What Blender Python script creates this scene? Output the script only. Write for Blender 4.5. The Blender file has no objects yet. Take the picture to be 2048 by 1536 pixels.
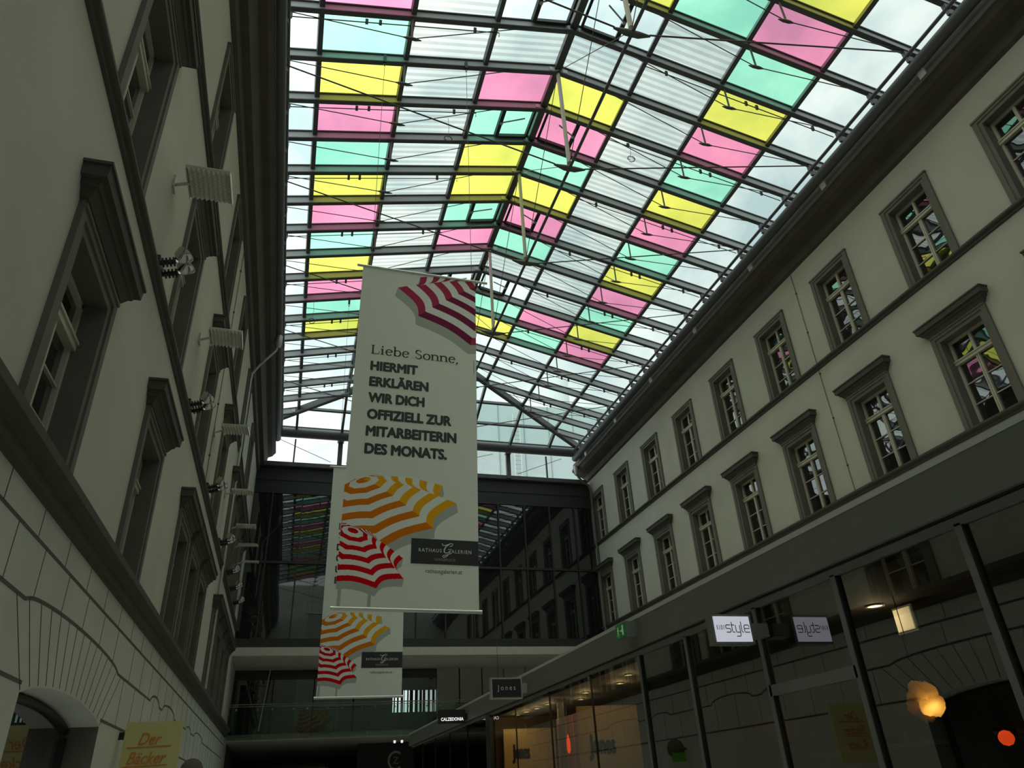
import bpy, math, random
from mathutils import Vector, Matrix
random.seed(7)
C = bpy.context.scene.collection
S = bpy.context.scene
H = 1.6                      # eye height; measured heights below are given above the floor

# ------------------------------------------------------------------ camera
cam_d = bpy.data.cameras.new('camera'); cam = bpy.data.objects.new('camera', cam_d); C.objects.link(cam)
R3 = ((0.96091448, -0.27236964, -0.04957965), (0.09225261, 0.48387916, -0.87025882), (0.26102264, 0.83167045, 0.49009331))
cam.matrix_world = Matrix(((R3[0][0], -R3[1][0], -R3[2][0], 0), (R3[0][1], -R3[1][1], -R3[2][1], 0), (R3[0][2], -R3[1][2], -R3[2][2], H), (0, 0, 0, 1)))
cam_d.sensor_width = 36; cam_d.lens = 36 * 1441.94 / 2048; cam_d.clip_start = 0.05; cam_d.clip_end = 500
S.camera = cam

# ------------------------------------------------------------------ sky and exposure
w = bpy.data.worlds.new('overcast_sky'); S.world = w; w.use_nodes = True
nt = w.node_tree; nt.nodes.clear()
def N(tree, typ, **kw):
    n = tree.nodes.new(typ)
    for k, v in kw.items(): setattr(n, k, v)
    return n
tc = N(nt, 'ShaderNodeTexCoord'); mp = N(nt, 'ShaderNodeMapping'); mp.inputs['Scale'].default_value = (1, 1, 1.6)
nz = N(nt, 'ShaderNodeTexNoise'); nz.inputs['Scale'].default_value = 6.5; nz.inputs['Detail'].default_value = 6; nz.inputs['Roughness'].default_value = .55
cr = N(nt, 'ShaderNodeValToRGB')
cr.color_ramp.elements[0].position = .36; cr.color_ramp.elements[0].color = (.60, .72, .74, 1)
cr.color_ramp.elements[1].position = .64; cr.color_ramp.elements[1].color = (1.06, 1.08, 1.05, 1)
dt = N(nt, 'ShaderNodeVectorMath', operation='DOT_PRODUCT'); dt.inputs[1].default_value = (-.93, -.1, .35)   # brighter cloud to one side
mr = N(nt, 'ShaderNodeMapRange'); mr.inputs['From Min'].default_value = -.42; mr.inputs['From Max'].default_value = .42
mr.inputs['To Min'].default_value = .92; mr.inputs['To Max'].default_value = 1.7
mul = N(nt, 'ShaderNodeVectorMath', operation='SCALE')
bg = N(nt, 'ShaderNodeBackground'); bg.inputs['Strength'].default_value = 1.0
wo = N(nt, 'ShaderNodeOutputWorld')
L = nt.links.new
L(tc.outputs['Generated'], mp.inputs['Vector']); L(mp.outputs['Vector'], nz.inputs['Vector']); L(nz.outputs['Fac'], cr.inputs['Fac'])
L(tc.outputs['Generated'], dt.inputs[0]); L(dt.outputs['Value'], mr.inputs['Value'])
L(cr.outputs['Color'], mul.inputs[0]); L(mr.outputs['Result'], mul.inputs['Scale'])
sz = N(nt, 'ShaderNodeSeparateXYZ'); L(tc.outputs['Generated'], sz.inputs[0])      # an overcast sky is brightest overhead
mz = N(nt, 'ShaderNodeMapRange', interpolation_type='SMOOTHSTEP'); mz.inputs['From Min'].default_value = .80; mz.inputs['From Max'].default_value = .99; mz.inputs['To Min'].default_value = 1.0; mz.inputs['To Max'].default_value = 2.3
L(sz.outputs['Z'], mz.inputs['Value']); mu2 = N(nt, 'ShaderNodeVectorMath', operation='SCALE'); L(mul.outputs['Vector'], mu2.inputs[0]); L(mz.outputs['Result'], mu2.inputs['Scale'])
L(mu2.outputs['Vector'], bg.inputs['Color']); L(bg.outputs['Background'], wo.inputs['Surface'])
S.view_settings.view_transform = 'Standard'; S.view_settings.look = 'None'
S.view_settings.exposure = 0.0; S.view_settings.gamma = 1.0; S.view_settings.use_curve_mapping = False
S.cycles.transparent_max_bounces = 24
S.cycles.max_bounces = 8

# ------------------------------------------------------------------ materials
M = {}
def srgb(r, g, b):
    f = lambda c: (c / 255 / 12.92) if c / 255 <= .04045 else ((c / 255 + .055) / 1.055) ** 2.4
    return (f(r), f(g), f(b))
def pmat(name, col, rough=.6, metal=0., noise=0., scale=6., bump=0., bscale=60., emit=None, estr=0., spec=.5):
    m = bpy.data.materials.new(name); m.use_nodes = True; t = m.node_tree; b = t.nodes['Principled BSDF']
    b.inputs['Base Color'].default_value = (*col, 1); b.inputs['Roughness'].default_value = rough; b.inputs['Metallic'].default_value = metal
    b.inputs['Specular IOR Level'].default_value = spec
    if noise or bump:
        o = N(t, 'ShaderNodeTexCoord')
    if noise:
        n = N(t, 'ShaderNodeTexNoise'); n.inputs['Scale'].default_value = scale; n.inputs['Detail'].default_value = 8
        r = N(t, 'ShaderNodeMapRange'); r.inputs['From Min'].default_value = .3; r.inputs['From Max'].default_value = .7
        r.inputs['To Min'].default_value = 1 - noise; r.inputs['To Max'].default_value = 1 + noise
        v = N(t, 'ShaderNodeVectorMath', operation='SCALE'); v.inputs[0].default_value = col
        t.links.new(o.outputs['Object'], n.inputs['Vector']); t.links.new(n.outputs['Fac'], r.inputs['Value'])
        t.links.new(r.outputs['Result'], v.inputs['Scale']); t.links.new(v.outputs['Vector'], b.inputs['Base Color'])
    if bump:
        n2 = N(t, 'ShaderNodeTexNoise'); n2.inputs['Scale'].default_value = bscale; n2.inputs['Detail'].default_value = 4
        bp = N(t, 'ShaderNodeBump'); bp.inputs['Strength'].default_value = bump; bp.inputs['Distance'].default_value = .01
        t.links.new(o.outputs['Object'], n2.inputs['Vector']); t.links.new(n2.outputs['Fac'], bp.inputs['Height']); t.links.new(bp.outputs['Normal'], b.inputs['Normal'])
    if emit:
        b.inputs['Emission Color'].default_value = (*emit, 1); b.inputs['Emission Strength'].default_value = estr
    M[name] = m; return m
def gmat(name, tint, refl=.06, rough=.02, ior=None, stripes=None, wavy=0.):
    """glass sheet: tinted see-through plus a mirror part"""
    m = bpy.data.materials.new(name); m.use_nodes = True; t = m.node_tree; t.nodes.clear()
    tr = N(t, 'ShaderNodeBsdfTransparent'); tr.inputs['Color'].default_value = (*tint, 1)
    gl = N(t, 'ShaderNodeBsdfGlossy'); gl.inputs['Roughness'].default_value = rough; gl.inputs['Color'].default_value = (1, 1, 1, 1)
    mx = N(t, 'ShaderNodeMixShader'); out = N(t, 'ShaderNodeOutputMaterial')
    if ior:
        fr = N(t, 'ShaderNodeFresnel'); fr.inputs['IOR'].default_value = ior; t.links.new(fr.outputs['Fac'], mx.inputs[0])
    else: mx.inputs[0].default_value = refl
    if stripes:
        o = N(t, 'ShaderNodeTexCoord'); sp = N(t, 'ShaderNodeSeparateXYZ'); t.links.new(o.outputs['Object'], sp.inputs[0])
        a = N(t, 'ShaderNodeMath', operation='MULTIPLY'); a.inputs[1].default_value = stripes[1]; t.links.new(sp.outputs['Y'], a.inputs[0])
        f = N(t, 'ShaderNodeMath', operation='FRACT'); t.links.new(a.outputs[0], f.inputs[0])
        r = N(t, 'ShaderNodeValToRGB'); r.color_ramp.interpolation = 'EASE'
        e = r.color_ramp.elements; e[0].position = .46; e[0].color = (*tint, 1); e[1].position = .54; e[1].color = (*stripes[0], 1)
        t.links.new(f.outputs[0], r.inputs['Fac']); t.links.new(r.outputs['Color'], tr.inputs['Color'])
    if wavy:
        o = N(t, 'ShaderNodeTexCoord'); n2 = N(t, 'ShaderNodeTexNoise'); n2.inputs['Scale'].default_value = 2.2; n2.inputs['Detail'].default_value = 1
        bp = N(t, 'ShaderNodeBump'); bp.inputs['Strength'].default_value = 1; bp.inputs['Distance'].default_value = wavy
        t.links.new(o.outputs['Object'], n2.inputs['Vector']); t.links.new(n2.outputs['Fac'], bp.inputs['Height']); t.links.new(bp.outputs['Normal'], gl.inputs['Normal'])
        if ior: t.links.new(bp.outputs['Normal'], fr.inputs['Normal'])
    t.links.new(tr.outputs[0], mx.inputs[1]); t.links.new(gl.outputs[0], mx.inputs[2]); t.links.new(mx.outputs[0], out.inputs['Surface'])
    M[name] = m; return m
pmat('plaster', (.425, .41, .35), .9, noise=.07, scale=.7, bump=.25, bscale=90)
pmat('plaster_lightened', (.46, .45, .385), .9, noise=.07, scale=.7, bump=.25, bscale=90)  # reflector facade: same plaster, its colour lightened to stand in for more light
pmat('plaster_grey', (.50, .50, .45), .9, noise=.08, scale=.8, bump=.25, bscale=90)
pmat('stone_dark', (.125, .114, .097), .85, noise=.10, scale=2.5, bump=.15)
pmat('course_brown', (.066, .057, .049), .8, noise=.08, scale=3)
pmat('eave_brown', (.065, .052, .044), .8, noise=.15, scale=2)
pmat('joint', (.09, .09, .08), .9)
pmat('cream_paint', (.46, .43, .345), .5)
pmat('coping', (.52, .52, .48), .5)
pmat('grey_paint', (.15, .152, .135), .55, noise=.04)
pmat('frame_grey', (.16, .165, .155), .45)
pmat('steel_dark', (.085, .083, .085), .5, metal=.0)
pmat('steel_web', (.36, .36, .36), .5)
pmat('steel_light', (.55, .52, .45), .45)
pmat('galvanised', (.42, .42, .40), .45, metal=.3)
pmat('facet_metal', (.62, .60, .55), .5)
pmat('cable', (.06, .06, .06), .5)
pmat('black', (.012, .012, .012), .5)
pmat('near_black', (.02, .019, .02), .6)
pmat('concrete', (.46, .44, .38), .8, noise=.06)
pmat('panel_grey', (.36, .36, .33), .6)
pmat('floor_stone', (.55, .53, .49), .5, noise=.08)
pmat('exterior_panel', (.50, .59, .57), .5, noise=.04, scale=.4)
pmat('exterior_seam', (.30, .36, .36), .6)
pmat('exterior_metal', (.75, .78, .76), .4)
pmat('ink', (.035, .036, .036), .7)
pmat('ink_black', (.018, .017, .020), .6)
pmat('aluminium', (.62, .62, .60), .35, metal=.6)
pmat('lens', (.5, .5, .5), .08, metal=.9)
pmat('sign_yellow', srgb(196, 188, 130), .6); pmat('sign_orange', srgb(196, 120, 36), .5)
pmat('sign_green', srgb(20, 110, 50), .5, emit=srgb(16, 90, 40), estr=.22); pmat('sign_pale', (.6, .65, .4), .5, emit=(.6, .65, .4), estr=.14)
pmat('lit_white', (.6, .6, .6), .5, emit=(.56, .56, .66), estr=.72)
pmat('lit_letters', (.9, .9, .9), .5, emit=(.95, .95, 1), estr=.85)
pmat('lime_green', srgb(90, 170, 20), .5)
pmat('lamp_glow', (1, .9, .7), .5, emit=(1, .72, .38), estr=6)
pmat('lamp_soft', (1, .9, .7), .5, emit=(.75, .68, .42), estr=.3)

pmat('red_glow', (.8, .05, .02), .5, emit=(1, .07, .012), estr=1.1)
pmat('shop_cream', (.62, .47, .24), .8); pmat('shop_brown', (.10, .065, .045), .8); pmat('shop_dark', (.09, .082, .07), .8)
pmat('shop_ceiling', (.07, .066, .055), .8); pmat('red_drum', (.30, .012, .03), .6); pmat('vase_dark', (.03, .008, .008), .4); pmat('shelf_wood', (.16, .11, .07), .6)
pmat('curtain_red', (.30, .11, .09), .8, noise=.1); pmat('orange_panel', (.75, .16, .02), .5)
pmat('bread', (.50, .24, .06), .7, noise=.3, scale=30); pmat('drape', (.42, .43, .40), .8)
def cloth_mat(name, col, thr=.5):
    m = bpy.data.materials.new(name); m.use_nodes = True; t = m.node_tree; t.nodes.clear()
    d = N(t, 'ShaderNodeBsdfDiffuse'); d.inputs['Color'].default_value = (*col, 1); tl = N(t, 'ShaderNodeBsdfTranslucent'); tl.inputs['Color'].default_value = (*col, 1)
    mx = N(t, 'ShaderNodeMixShader'); mx.inputs[0].default_value = thr; o = N(t, 'ShaderNodeOutputMaterial')
    t.links.new(d.outputs[0], mx.inputs[1]); t.links.new(tl.outputs[0], mx.inputs[2]); t.links.new(mx.outputs[0], o.inputs['Surface']); M[name] = m
gmat('clear_glass', (.83, .93, .90), .04)
gmat('sheer_glass', (.95, .97, .96), .03)
gmat('pink_glass', (.97, .33, .52), .03)
gmat('yellow_glass', (.90, .88, .15), .03)
gmat('green_glass', (.42, .94, .68), .03)
gmat('striped_glass', (.68, .78, .73), .03, stripes=((.53, .57, .545), 5.1))
gmat('balustrade_glass', (.74, .84, .79), .05, ior=1.5)
gmat('shop_glass', (.58, .63, .59), ior=2.6, rough=.01)
def dark_glass(name, base, ior, wavy, rough=.02):
    m = pmat(name, base, rough); t = m.node_tree; b = t.nodes['Principled BSDF']; b.inputs['IOR'].default_value = ior
    if wavy:
        o = N(t, 'ShaderNodeTexCoord'); n2 = N(t, 'ShaderNodeTexNoise'); n2.inputs['Scale'].default_value = 1.1; n2.inputs['Detail'].default_value = 1
        bp = N(t, 'ShaderNodeBump'); bp.inputs['Strength'].default_value = 1; bp.inputs['Distance'].default_value = wavy
        oi = N(t, 'ShaderNodeObjectInfo'); ad = N(t, 'ShaderNodeVectorMath', operation='ADD'); sc = N(t, 'ShaderNodeMath', operation='MULTIPLY'); sc.inputs[1].default_value = 37
        t.links.new(oi.outputs['Random'], sc.inputs[0]); t.links.new(o.outputs['Object'], ad.inputs[0]); t.links.new(sc.outputs[0], ad.inputs[1])
        t.links.new(ad.outputs[0], n2.inputs['Vector']); t.links.new(n2.outputs['Fac'], bp.inputs['Height']); t.links.new(bp.outputs['Normal'], b.inputs['Normal'])
dark_glass('window_glass', (.012, .011, .010), 2.3, .016)
dark_glass('curtain_wall_glass', (.010, .011, .012), 1.95, .0006)

# ------------------------------------------------------------------ mesh builder
class MB:
    def __init__(s): s.v = []; s.f = []; s.m = []; s.sm = []; s.mats = []
    def mi(s, mat):
        if mat not in s.mats: s.mats.append(mat)
        return s.mats.index(mat)
    def add(s, vs, fs, mat, smooth=False):
        o = len(s.v); s.v += [tuple(v) for v in vs]; i = s.mi(mat)
        for f in fs: s.f.append([o + k for k in f]); s.m.append(i); s.sm.append(smooth)
        return s
    def box(s, x0, x1, y0, y1, z0, z1, mat):
        vs = [(x, y, z) for x in (x0, x1) for y in (y0, y1) for z in (z0, z1)]
        return s.add(vs, [(0, 1, 3, 2), (4, 6, 7, 5), (0, 4, 5, 1), (2, 3, 7, 6), (0, 2, 6, 4), (1, 5, 7, 3)], mat)
    def quad(s, a, b, c, d, mat): return s.add([a, b, c, d], [(0, 1, 2, 3)], mat)
    def poly(s, pts, mat): return s.add(pts, [tuple(range(len(pts)))], mat)
    def beam(s, p0, p1, wd, ht, mat, up=(0, 0, 1), off=0.):
        """rectangular bar from p0 to p1, wd across, ht along 'up', top face 'off' from the line"""
        p0 = Vector(p0); p1 = Vector(p1); d = (p1 - p0).normalized(); u = Vector(up); u = (u - d * u.dot(d))
        if u.length < 1e-6: u = Vector((1, 0, 0)) - d * d.x
        u.normalize(); r = d.cross(u)
        vs = [p + r * (a * wd / 2) + u * (off + b) for p in (p0, p1) for a in (-1, 1) for b in (-ht, 0)]
        return s.add(vs, [(0, 1, 3, 2), (4, 6, 7, 5), (0, 4, 5, 1), (2, 3, 7, 6), (0, 2, 6, 4), (1, 5, 7, 3)], mat)
    def tube(s, pts, r, mat, n=8, cap=True, radii=None):
        pts = [Vector(p) for p in pts]; rings = []; prev = None
        for i, p in enumerate(pts):
            d = (pts[min(i + 1, len(pts) - 1)] - pts[max(i - 1, 0)]).normalized()
            if prev is None:
                u = Vector((0, 0, 1)) if abs(d.z) < .9 else Vector((1, 0, 0))
            else: u = prev
            u = (u - d * u.dot(d)).normalized(); prev = u; q = d.cross(u); rr = radii[i] if radii else r
            rings.append([p + u * rr * math.cos(2 * math.pi * k / n) + q * rr * math.sin(2 * math.pi * k / n) for k in range(n)])
        vs = [v for R in rings for v in R]; fs = []
        for i in range(len(rings) - 1):
            for k in range(n): fs.append((i * n + k, i * n + (k + 1) % n, (i + 1) * n + (k + 1) % n, (i + 1) * n + k))
        s.add(vs, fs, mat, True)
        if cap:
            s.add(rings[0], [tuple(range(n))[::-1]], mat); s.add(rings[-1], [tuple(range(n))], mat)
        return s
    def lathe(s, c, prof, mat, n=20, axis=(0, 0, 1)):
        a = Vector(axis).normalized(); u = Vector((1, 0, 0)) if abs(a.x) < .9 else Vector((0, 1, 0)); u = (u - a * u.dot(a)).normalized(); q = a.cross(u); c = Vector(c)
        vs = [c + a * h + (u * math.cos(2 * math.pi * k / n) + q * math.sin(2 * math.pi * k / n)) * r for r, h in prof for k in range(n)]
        fs = [(i * n + k, i * n + (k + 1) % n, (i + 1) * n + (k + 1) % n, (i + 1) * n + k) for i in range(len(prof) - 1) for k in range(n)]
        return s.add(vs, fs, mat, True)
    def extrude_y(s, prof, y0, y1, mat):
        """profile of (x,z) points run along y"""
        n = len(prof); vs = [(x, y0, z) for x, z in prof] + [(x, y1, z) for x, z in prof]
        fs = [(k, (k + 1) % n, n + (k + 1) % n, n + k) for k in range(n)] + [tuple(range(n))[::-1], tuple(range(n, 2 * n))]
        return s.add(vs, fs, mat)
    def obj(s, name, parent=None, loc=None):
        me = bpy.data.meshes.new(name); me.from_pydata(s.v, [], s.f)
        for m in s.mats: me.materials.append(M[m])
        me.polygons.foreach_set('material_index', s.m); me.polygons.foreach_set('use_smooth', s.sm); me.update()
        o = bpy.data.objects.new(name, me); C.objects.link(o)
        if parent: o.parent = parent
        if loc: o.location = loc
        return o
def tag(o, label=None, cat=None, group=None, kind=None):
    if label: o['label'] = label
    if cat: o['category'] = cat
    if group: o['group'] = group
    if kind: o['kind'] = kind
    return o
def thing(name, label, cat, loc=(0, 0, 0), group=None, kind=None, rz=0.):
    o = bpy.data.objects.new(name, None); C.objects.link(o); o.location = loc; o.rotation_euler = (0, 0, rz); o.empty_display_size = .2
    return tag(o, label, cat, group, kind)
def children(o): return [c for c in bpy.data.objects if c.parent == o]
KIDS = {}
def copy_tree(o, parent=None):
    c = o.copy(); C.objects.link(c)
    if parent: c.parent = parent
    if o.name not in KIDS: KIDS[o.name] = children(o)
    for ch in KIDS[o.name]: copy_tree(ch, c)
    return c
ORD = ['first', 'second', 'third', 'fourth', 'fifth', 'sixth', 'seventh', 'eighth', 'ninth', 'tenth', 'eleventh', 'twelfth']

# ------------------------------------------------------------------ lettering
def text_polys(txt, bold=0., shear=0., spacing=1.):
    cu = bpy.data.curves.new('t', 'FONT'); cu.body = txt; cu.offset = bold; cu.shear = shear; cu.space_character = spacing; cu.resolution_u = 3
    ob = bpy.data.objects.new('t', cu); C.objects.link(ob)
    dg = bpy.context.evaluated_depsgraph_get(); ev = ob.evaluated_get(dg); me = ev.to_mesh()
    vs = [(v.co.x, v.co.y) for v in me.vertices]; fs = [tuple(p.vertices) for p in me.polygons]
    ev.to_mesh_clear(); bpy.data.objects.remove(ob); bpy.data.curves.remove(cu)
    return vs, fs
def put_text(mb, txt, mat, fn, u0, v0, width, height, bold=0., shear=0., spacing=1., hbase=None):
    """lettering fitted to width x height (height = that of the capital or of hbase), laid by fn(u, v) -> 3-D point"""
    vs, fs = text_polys(txt, bold, shear, spacing)
    x0 = min(v[0] for v in vs); x1 = max(v[0] for v in vs)
    hb = text_polys(hbase or 'H', bold)[0]; y1 = max(v[1] for v in hb); y0 = min(v[1] for v in hb)
    sx = width / (x1 - x0); sy = height / (y1 - y0)
    mb.add([fn(u0 + (x - x0) * sx, v0 + (y - y0) * sy) for x, y in vs], fs, mat)
def fat_text(mb, txt, mat, fn, u0, v0, width, height, e, **kw):
    """heavy lettering: the same word laid on itself with small shifts"""
    for i, (a, b) in enumerate(((-1, 0), (1, 0), (-.7, -.7), (.7, -.7), (-.7, .7), (.7, .7), (0, 1), (0, -1), (0, 0))):
        put_text(mb, txt, mat, lambda u, v, i=i: fn(u, v, .00005 * i), u0 + e + a * e, v0 + e + b * e, width - 2 * e, height - 2 * e, **kw)
def stroke(mb, pts, wd, mat, fn, closed=False, widths=None):
    """flat pen stroke through 2-D points"""
    P = [Vector(p) for p in pts]; n = len(P); Ls = []; Rs = []
    for i in range(n):
        a = P[i - 1] if (i > 0 or closed) else P[i]; b = P[(i + 1) % n] if (i < n - 1 or closed) else P[i]
        d = (b - a)
        d = d.normalized() if d.length > 1e-9 else Vector((1, 0)); nn = Vector((-d.y, d.x)); ww = (widths[i] if widths else wd) / 2
        Ls.append(P[i] + nn * ww); Rs.append(P[i] - nn * ww)
    vs = [fn(p.x, p.y) for p in Ls] + [fn(p.x, p.y) for p in Rs]
    m = n if closed else n - 1
    mb.add(vs, [(n + i, n + (i + 1) % n, (i + 1) % n, i) for i in range(m)], mat)
def arc(cx, cy, rx, ry, a0, a1, n=14): return [(cx + rx * math.cos(math.radians(a0 + (a1 - a0) * i / n)), cy + ry * math.sin(math.radians(a0 + (a1 - a0) * i / n))) for i in range(n + 1)]

# ================================================================== THE SETTING
XL, XR, YB = -2.3, 14.4, 33.3          # the two old facades and the glass bridge block
YN = -7.0
TOPW = 14.6 + H
# window grid (centres along the hall)
RWY = [10.58 + 3.11 * k for k in range(-2, 8)]           # shopfront-side facade, two rows
LW3 = [6.67 + 4.28 * k for k in range(0, 6)]
LW2 = [6.67, 10.95, 15.23, 19.51, 23.79, 25.93, 28.07, 30.21]
LW1 = [6.75, 10.95, 15.23, 17.37, 19.51, 23.79, 25.93, 28.07, 30.21]
R_UP, R_LO = 10.62 + H, 6.60 + H
L3Z, L2Z, L1Z = 10.44 + H, 6.46 + H, 2.80 + H
def holes_wall(name, x, xo, y0, y1, z0, z1, holes, mat, label, cat):
    """masonry wall with openings; x is the visible face, xo the hidden face"""
    ys = sorted({y0, y1} | {h[0] for h in holes} | {h[1] for h in holes}); zs = sorted({z0, z1} | {h[2] for h in holes} | {h[3] for h in holes})
    mb = MB(); s = 1 if xo > x else -1
    for i in range(len(ys) - 1):
        for j in range(len(zs) - 1):
            cy = (ys[i] + ys[i + 1]) / 2; cz = (zs[j] + zs[j + 1]) / 2
            if any(h[0] < cy < h[1] and h[2] < cz < h[3] for h in holes): continue
            mt = mat if not callable(mat) else mat(cz)
            a, b, c, d = (x, ys[i], zs[j]), (x, ys[i + 1], zs[j]), (x, ys[i + 1], zs[j + 1]), (x, ys[i], zs[j + 1])
            mb.quad(*((a, d, c, b) if s > 0 else (a, b, c, d)), mt)
            a, b, c, d = [(xo, p[1], p[2]) for p in (a, b, c, d)]
            mb.quad(*((a, b, c, d) if s > 0 else (a, d, c, b)), mt)
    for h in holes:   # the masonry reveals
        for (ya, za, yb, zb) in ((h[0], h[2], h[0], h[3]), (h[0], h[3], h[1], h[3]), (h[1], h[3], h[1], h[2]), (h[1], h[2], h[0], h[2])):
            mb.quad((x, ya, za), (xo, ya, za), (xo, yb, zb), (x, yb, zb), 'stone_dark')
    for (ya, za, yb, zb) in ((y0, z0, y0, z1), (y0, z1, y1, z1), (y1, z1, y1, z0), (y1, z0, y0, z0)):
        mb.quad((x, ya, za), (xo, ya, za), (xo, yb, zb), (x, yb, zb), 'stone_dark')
    return tag(mb.obj(name), label, cat, kind='structure')

OW, LOW = 1.18, 1.24                   # clear widths of the openings
R_UPH, R_LOH = 2.36, 2.28
L3H, L2H, L1H = 2.48, 2.38, 2.0
ARCH = (7.9, 11.4)
E_ = .05   # room for the stone lining
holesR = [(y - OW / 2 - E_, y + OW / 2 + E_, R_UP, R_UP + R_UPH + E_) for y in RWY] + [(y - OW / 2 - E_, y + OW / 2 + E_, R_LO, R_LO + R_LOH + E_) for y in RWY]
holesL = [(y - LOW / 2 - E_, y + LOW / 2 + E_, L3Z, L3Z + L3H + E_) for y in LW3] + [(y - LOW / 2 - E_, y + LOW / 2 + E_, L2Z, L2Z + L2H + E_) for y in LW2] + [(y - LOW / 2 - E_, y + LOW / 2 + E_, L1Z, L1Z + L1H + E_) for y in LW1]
holesL.append((ARCH[0], ARCH[1], 0.0, 2.80))
tag(MB().box(-3, 15, YN, 60, -.2, 0, 'floor_stone').obj('floor'), 'pale stone paving of the covered arcade between the two facades', 'floor', kind='structure')
wl = holes_wall('wall_left', XL, XL - .55, YN, 36.9, 0, TOPW, holesL, lambda z: 'plaster_grey' if z < 4.1 else 'plaster_lightened', 'tall plaster facade carrying the mesh reflectors and projector spotlights', 'wall')
wr = holes_wall('wall_right', XR, XR + .55, YN, 36.9, 0, TOPW, holesR, 'plaster', 'plaster facade with two rows of windows rising behind the shopfronts', 'wall')
tag(MB().box(-2.85, 14.95, YN - .5, YN, 0, 20, 'plaster_grey').obj('wall_near'), 'plain plaster end wall closing the arcade opposite the glass block', 'wall', kind='structure')

# ---- joints of the rusticated ground floor
j = MB()
def jl(pts, wd=.03):
    for a, b in zip(pts[:-1], pts[1:]):
        a = Vector(a); b = Vector(b); d = (b - a).normalized(); n = Vector((-d.y, d.x)) * wd / 2
        q = [a + n, b + n, b - n, a - n]
        vs = [(XL + e, p.x, p.y) for e in (-.02, .003) for p in q]
        j.add(vs, [(3, 2, 1, 0), (4, 5, 6, 7), (0, 1, 5, 4), (1, 2, 6, 5), (2, 3, 7, 6), (3, 0, 4, 7)], 'joint')
G1 = 3.80
jl([(YN, G1), (35.2, G1)], .035)
def bump_line(y): # the joint that rises over each arch
    z = 3.31
    for c, hw, h in ((9.65, 2.2, .13), (15.6, .55, .12), (17.6, 1.0, .15), (21.6, .6, .1), (24.4, 1.3, .14), (4.3, 2.0, .13)):
        if abs(y - c) < hw: z += h * math.sqrt(max(0, 1 - ((y - c) / hw) ** 2))
    return z - .02
ys = [YN + .1 * i for i in range(int((35 - YN) / .1))]
jl([(y, bump_line(y)) for y in ys if y > 2], .035)
def arch_z(y): return 2.42 + .33 * math.sqrt(max(0, 1 - ((y - 9.65) / 2.0) ** 2))
jl([(2, 2.66), (7.9, 2.66)], .035); jl([(11.4, 2.66), (34.5, 2.66)], .035)
for i in range(34):
    y = 2.3 + 1.0 * i; jl([(y, G1), (y, 4.1)], .014); 
    if not 7.2 < y < 11.8: jl([(y + .45, bump_line(y + .45)), (y + .45, G1)], .014); jl([(y + .1, 2.66), (y + .1, bump_line(y + .1))], .014)
for i in range(5): jl([(7.6 + .95 * i, bump_line(7.6 + .95 * i)), (7.6 + .95 * i, G1)], .014)
for i in range(15):
    f = i / 14; y0 = 7.9 + 3.5 * f; y1 = 7.15 + 5.0 * f; jl([(y0, arch_z(y0) + .02), (y1, bump_line(y1))], .014)
tag(j.obj('joint_lines', wl), 'dark joints between the plaster blocks of the ground floor')
# arch spandrel filling the square head of the shop window down to the curve
a = MB(); n = 16
for i in range(n):
    y0 = ARCH[0] + (ARCH[1] - ARCH[0]) * i / n; y1 = ARCH[0] + (ARCH[1] - ARCH[0]) * (i + 1) / n; z0, z1 = arch_z(y0), arch_z(y1)
    a.quad((XL, y0, z0), (XL, y1, z1), (XL, y1, 2.80), (XL, y0, 2.80), 'plaster_grey')
    a.quad((XL, y0, z0), (XL - .42, y0, z0), (XL - .42, y1, z1), (XL, y1, z1), 'plaster_grey')
a.obj('arch_head', wl)

# ---- string courses
def course(name, x, s, y0, y1, zb, zt, p, label):
    """s=+1 projects to +x"""
    h = zt - zb
    prof = [(x - s * .1, zb), (x, zb), (x + s * p * .35, zb + h * .12), (x + s * p * .42, zb + h * .45), (x + s * p * .8, zb + h * .55), (x + s * p, zb + h * .72), (x + s * p, zt), (x - s * .1, zt)]
    return tag(MB().extrude_y(prof, y0, y1, 'course_brown').obj(name), label, 'moulding', kind='structure')
course('trim_1', XL, 1, YN, 35.2, 2.48 + H, 2.80 + H, .17, 'heavy dark stone band above the jointed ground floor')
course('trim_2', XL, 1, YN, 35.2, 6.31 + H, 6.46 + H, .10, 'thin dark moulding under the middle row of windows on the reflector facade')
course('trim_3', XL, 1, YN, 35.2, 10.29 + H, 10.43 + H, .10, 'thin dark moulding just below the topmost windows on the reflector facade')
course('trim_4', XR, -1, YN, 33.9, 6.44 + H, 6.60 + H, .12, 'dark moulding under the lower window row above the shops')
course('trim_5', XR, -1, YN, 33.9, 10.46 + H, 10.62 + H, .12, 'dark moulding between the two window rows above the shops')

# ---- eaves
def eave(name, x, s, zw, label):
    z1 = 14.77 + H; lip = x + s * .74
    prof = [(x - s * .1, zw), (x, zw), (x + s * .10, zw + .06), (x + s * .14, zw + .30), (x + s * .30, zw + .36), (x + s * .42, z1 - .34), (x + s * .60, z1 - .26), (lip - s * .03, z1 - .12),
            (lip, z1 - .10), (lip, z1), (lip - s * .05, z1), (lip - s * .07, z1 + .33), (x - s * .1, z1 + .33)]
    o = MB().extrude_y(prof, YN, 33.6, 'eave_brown').obj(name)
    return tag(o, label, 'eaves', kind='structure')
evL = eave('trim_6', XL, 1, 13.55 + H, 'dark brown moulded eaves above the reflector facade')
evR = eave('trim_7', XR, -1, 14.04 + H, 'dark brown moulded eaves above the windows on the shop side')
lip = MB().box(XR - .765, XR - .735, YN, 33.6, 14.66 + H, 14.79 + H, 'stone_dark').obj('gutter_edge', evR); tag(lip, 'paler gutter edge')

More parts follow.
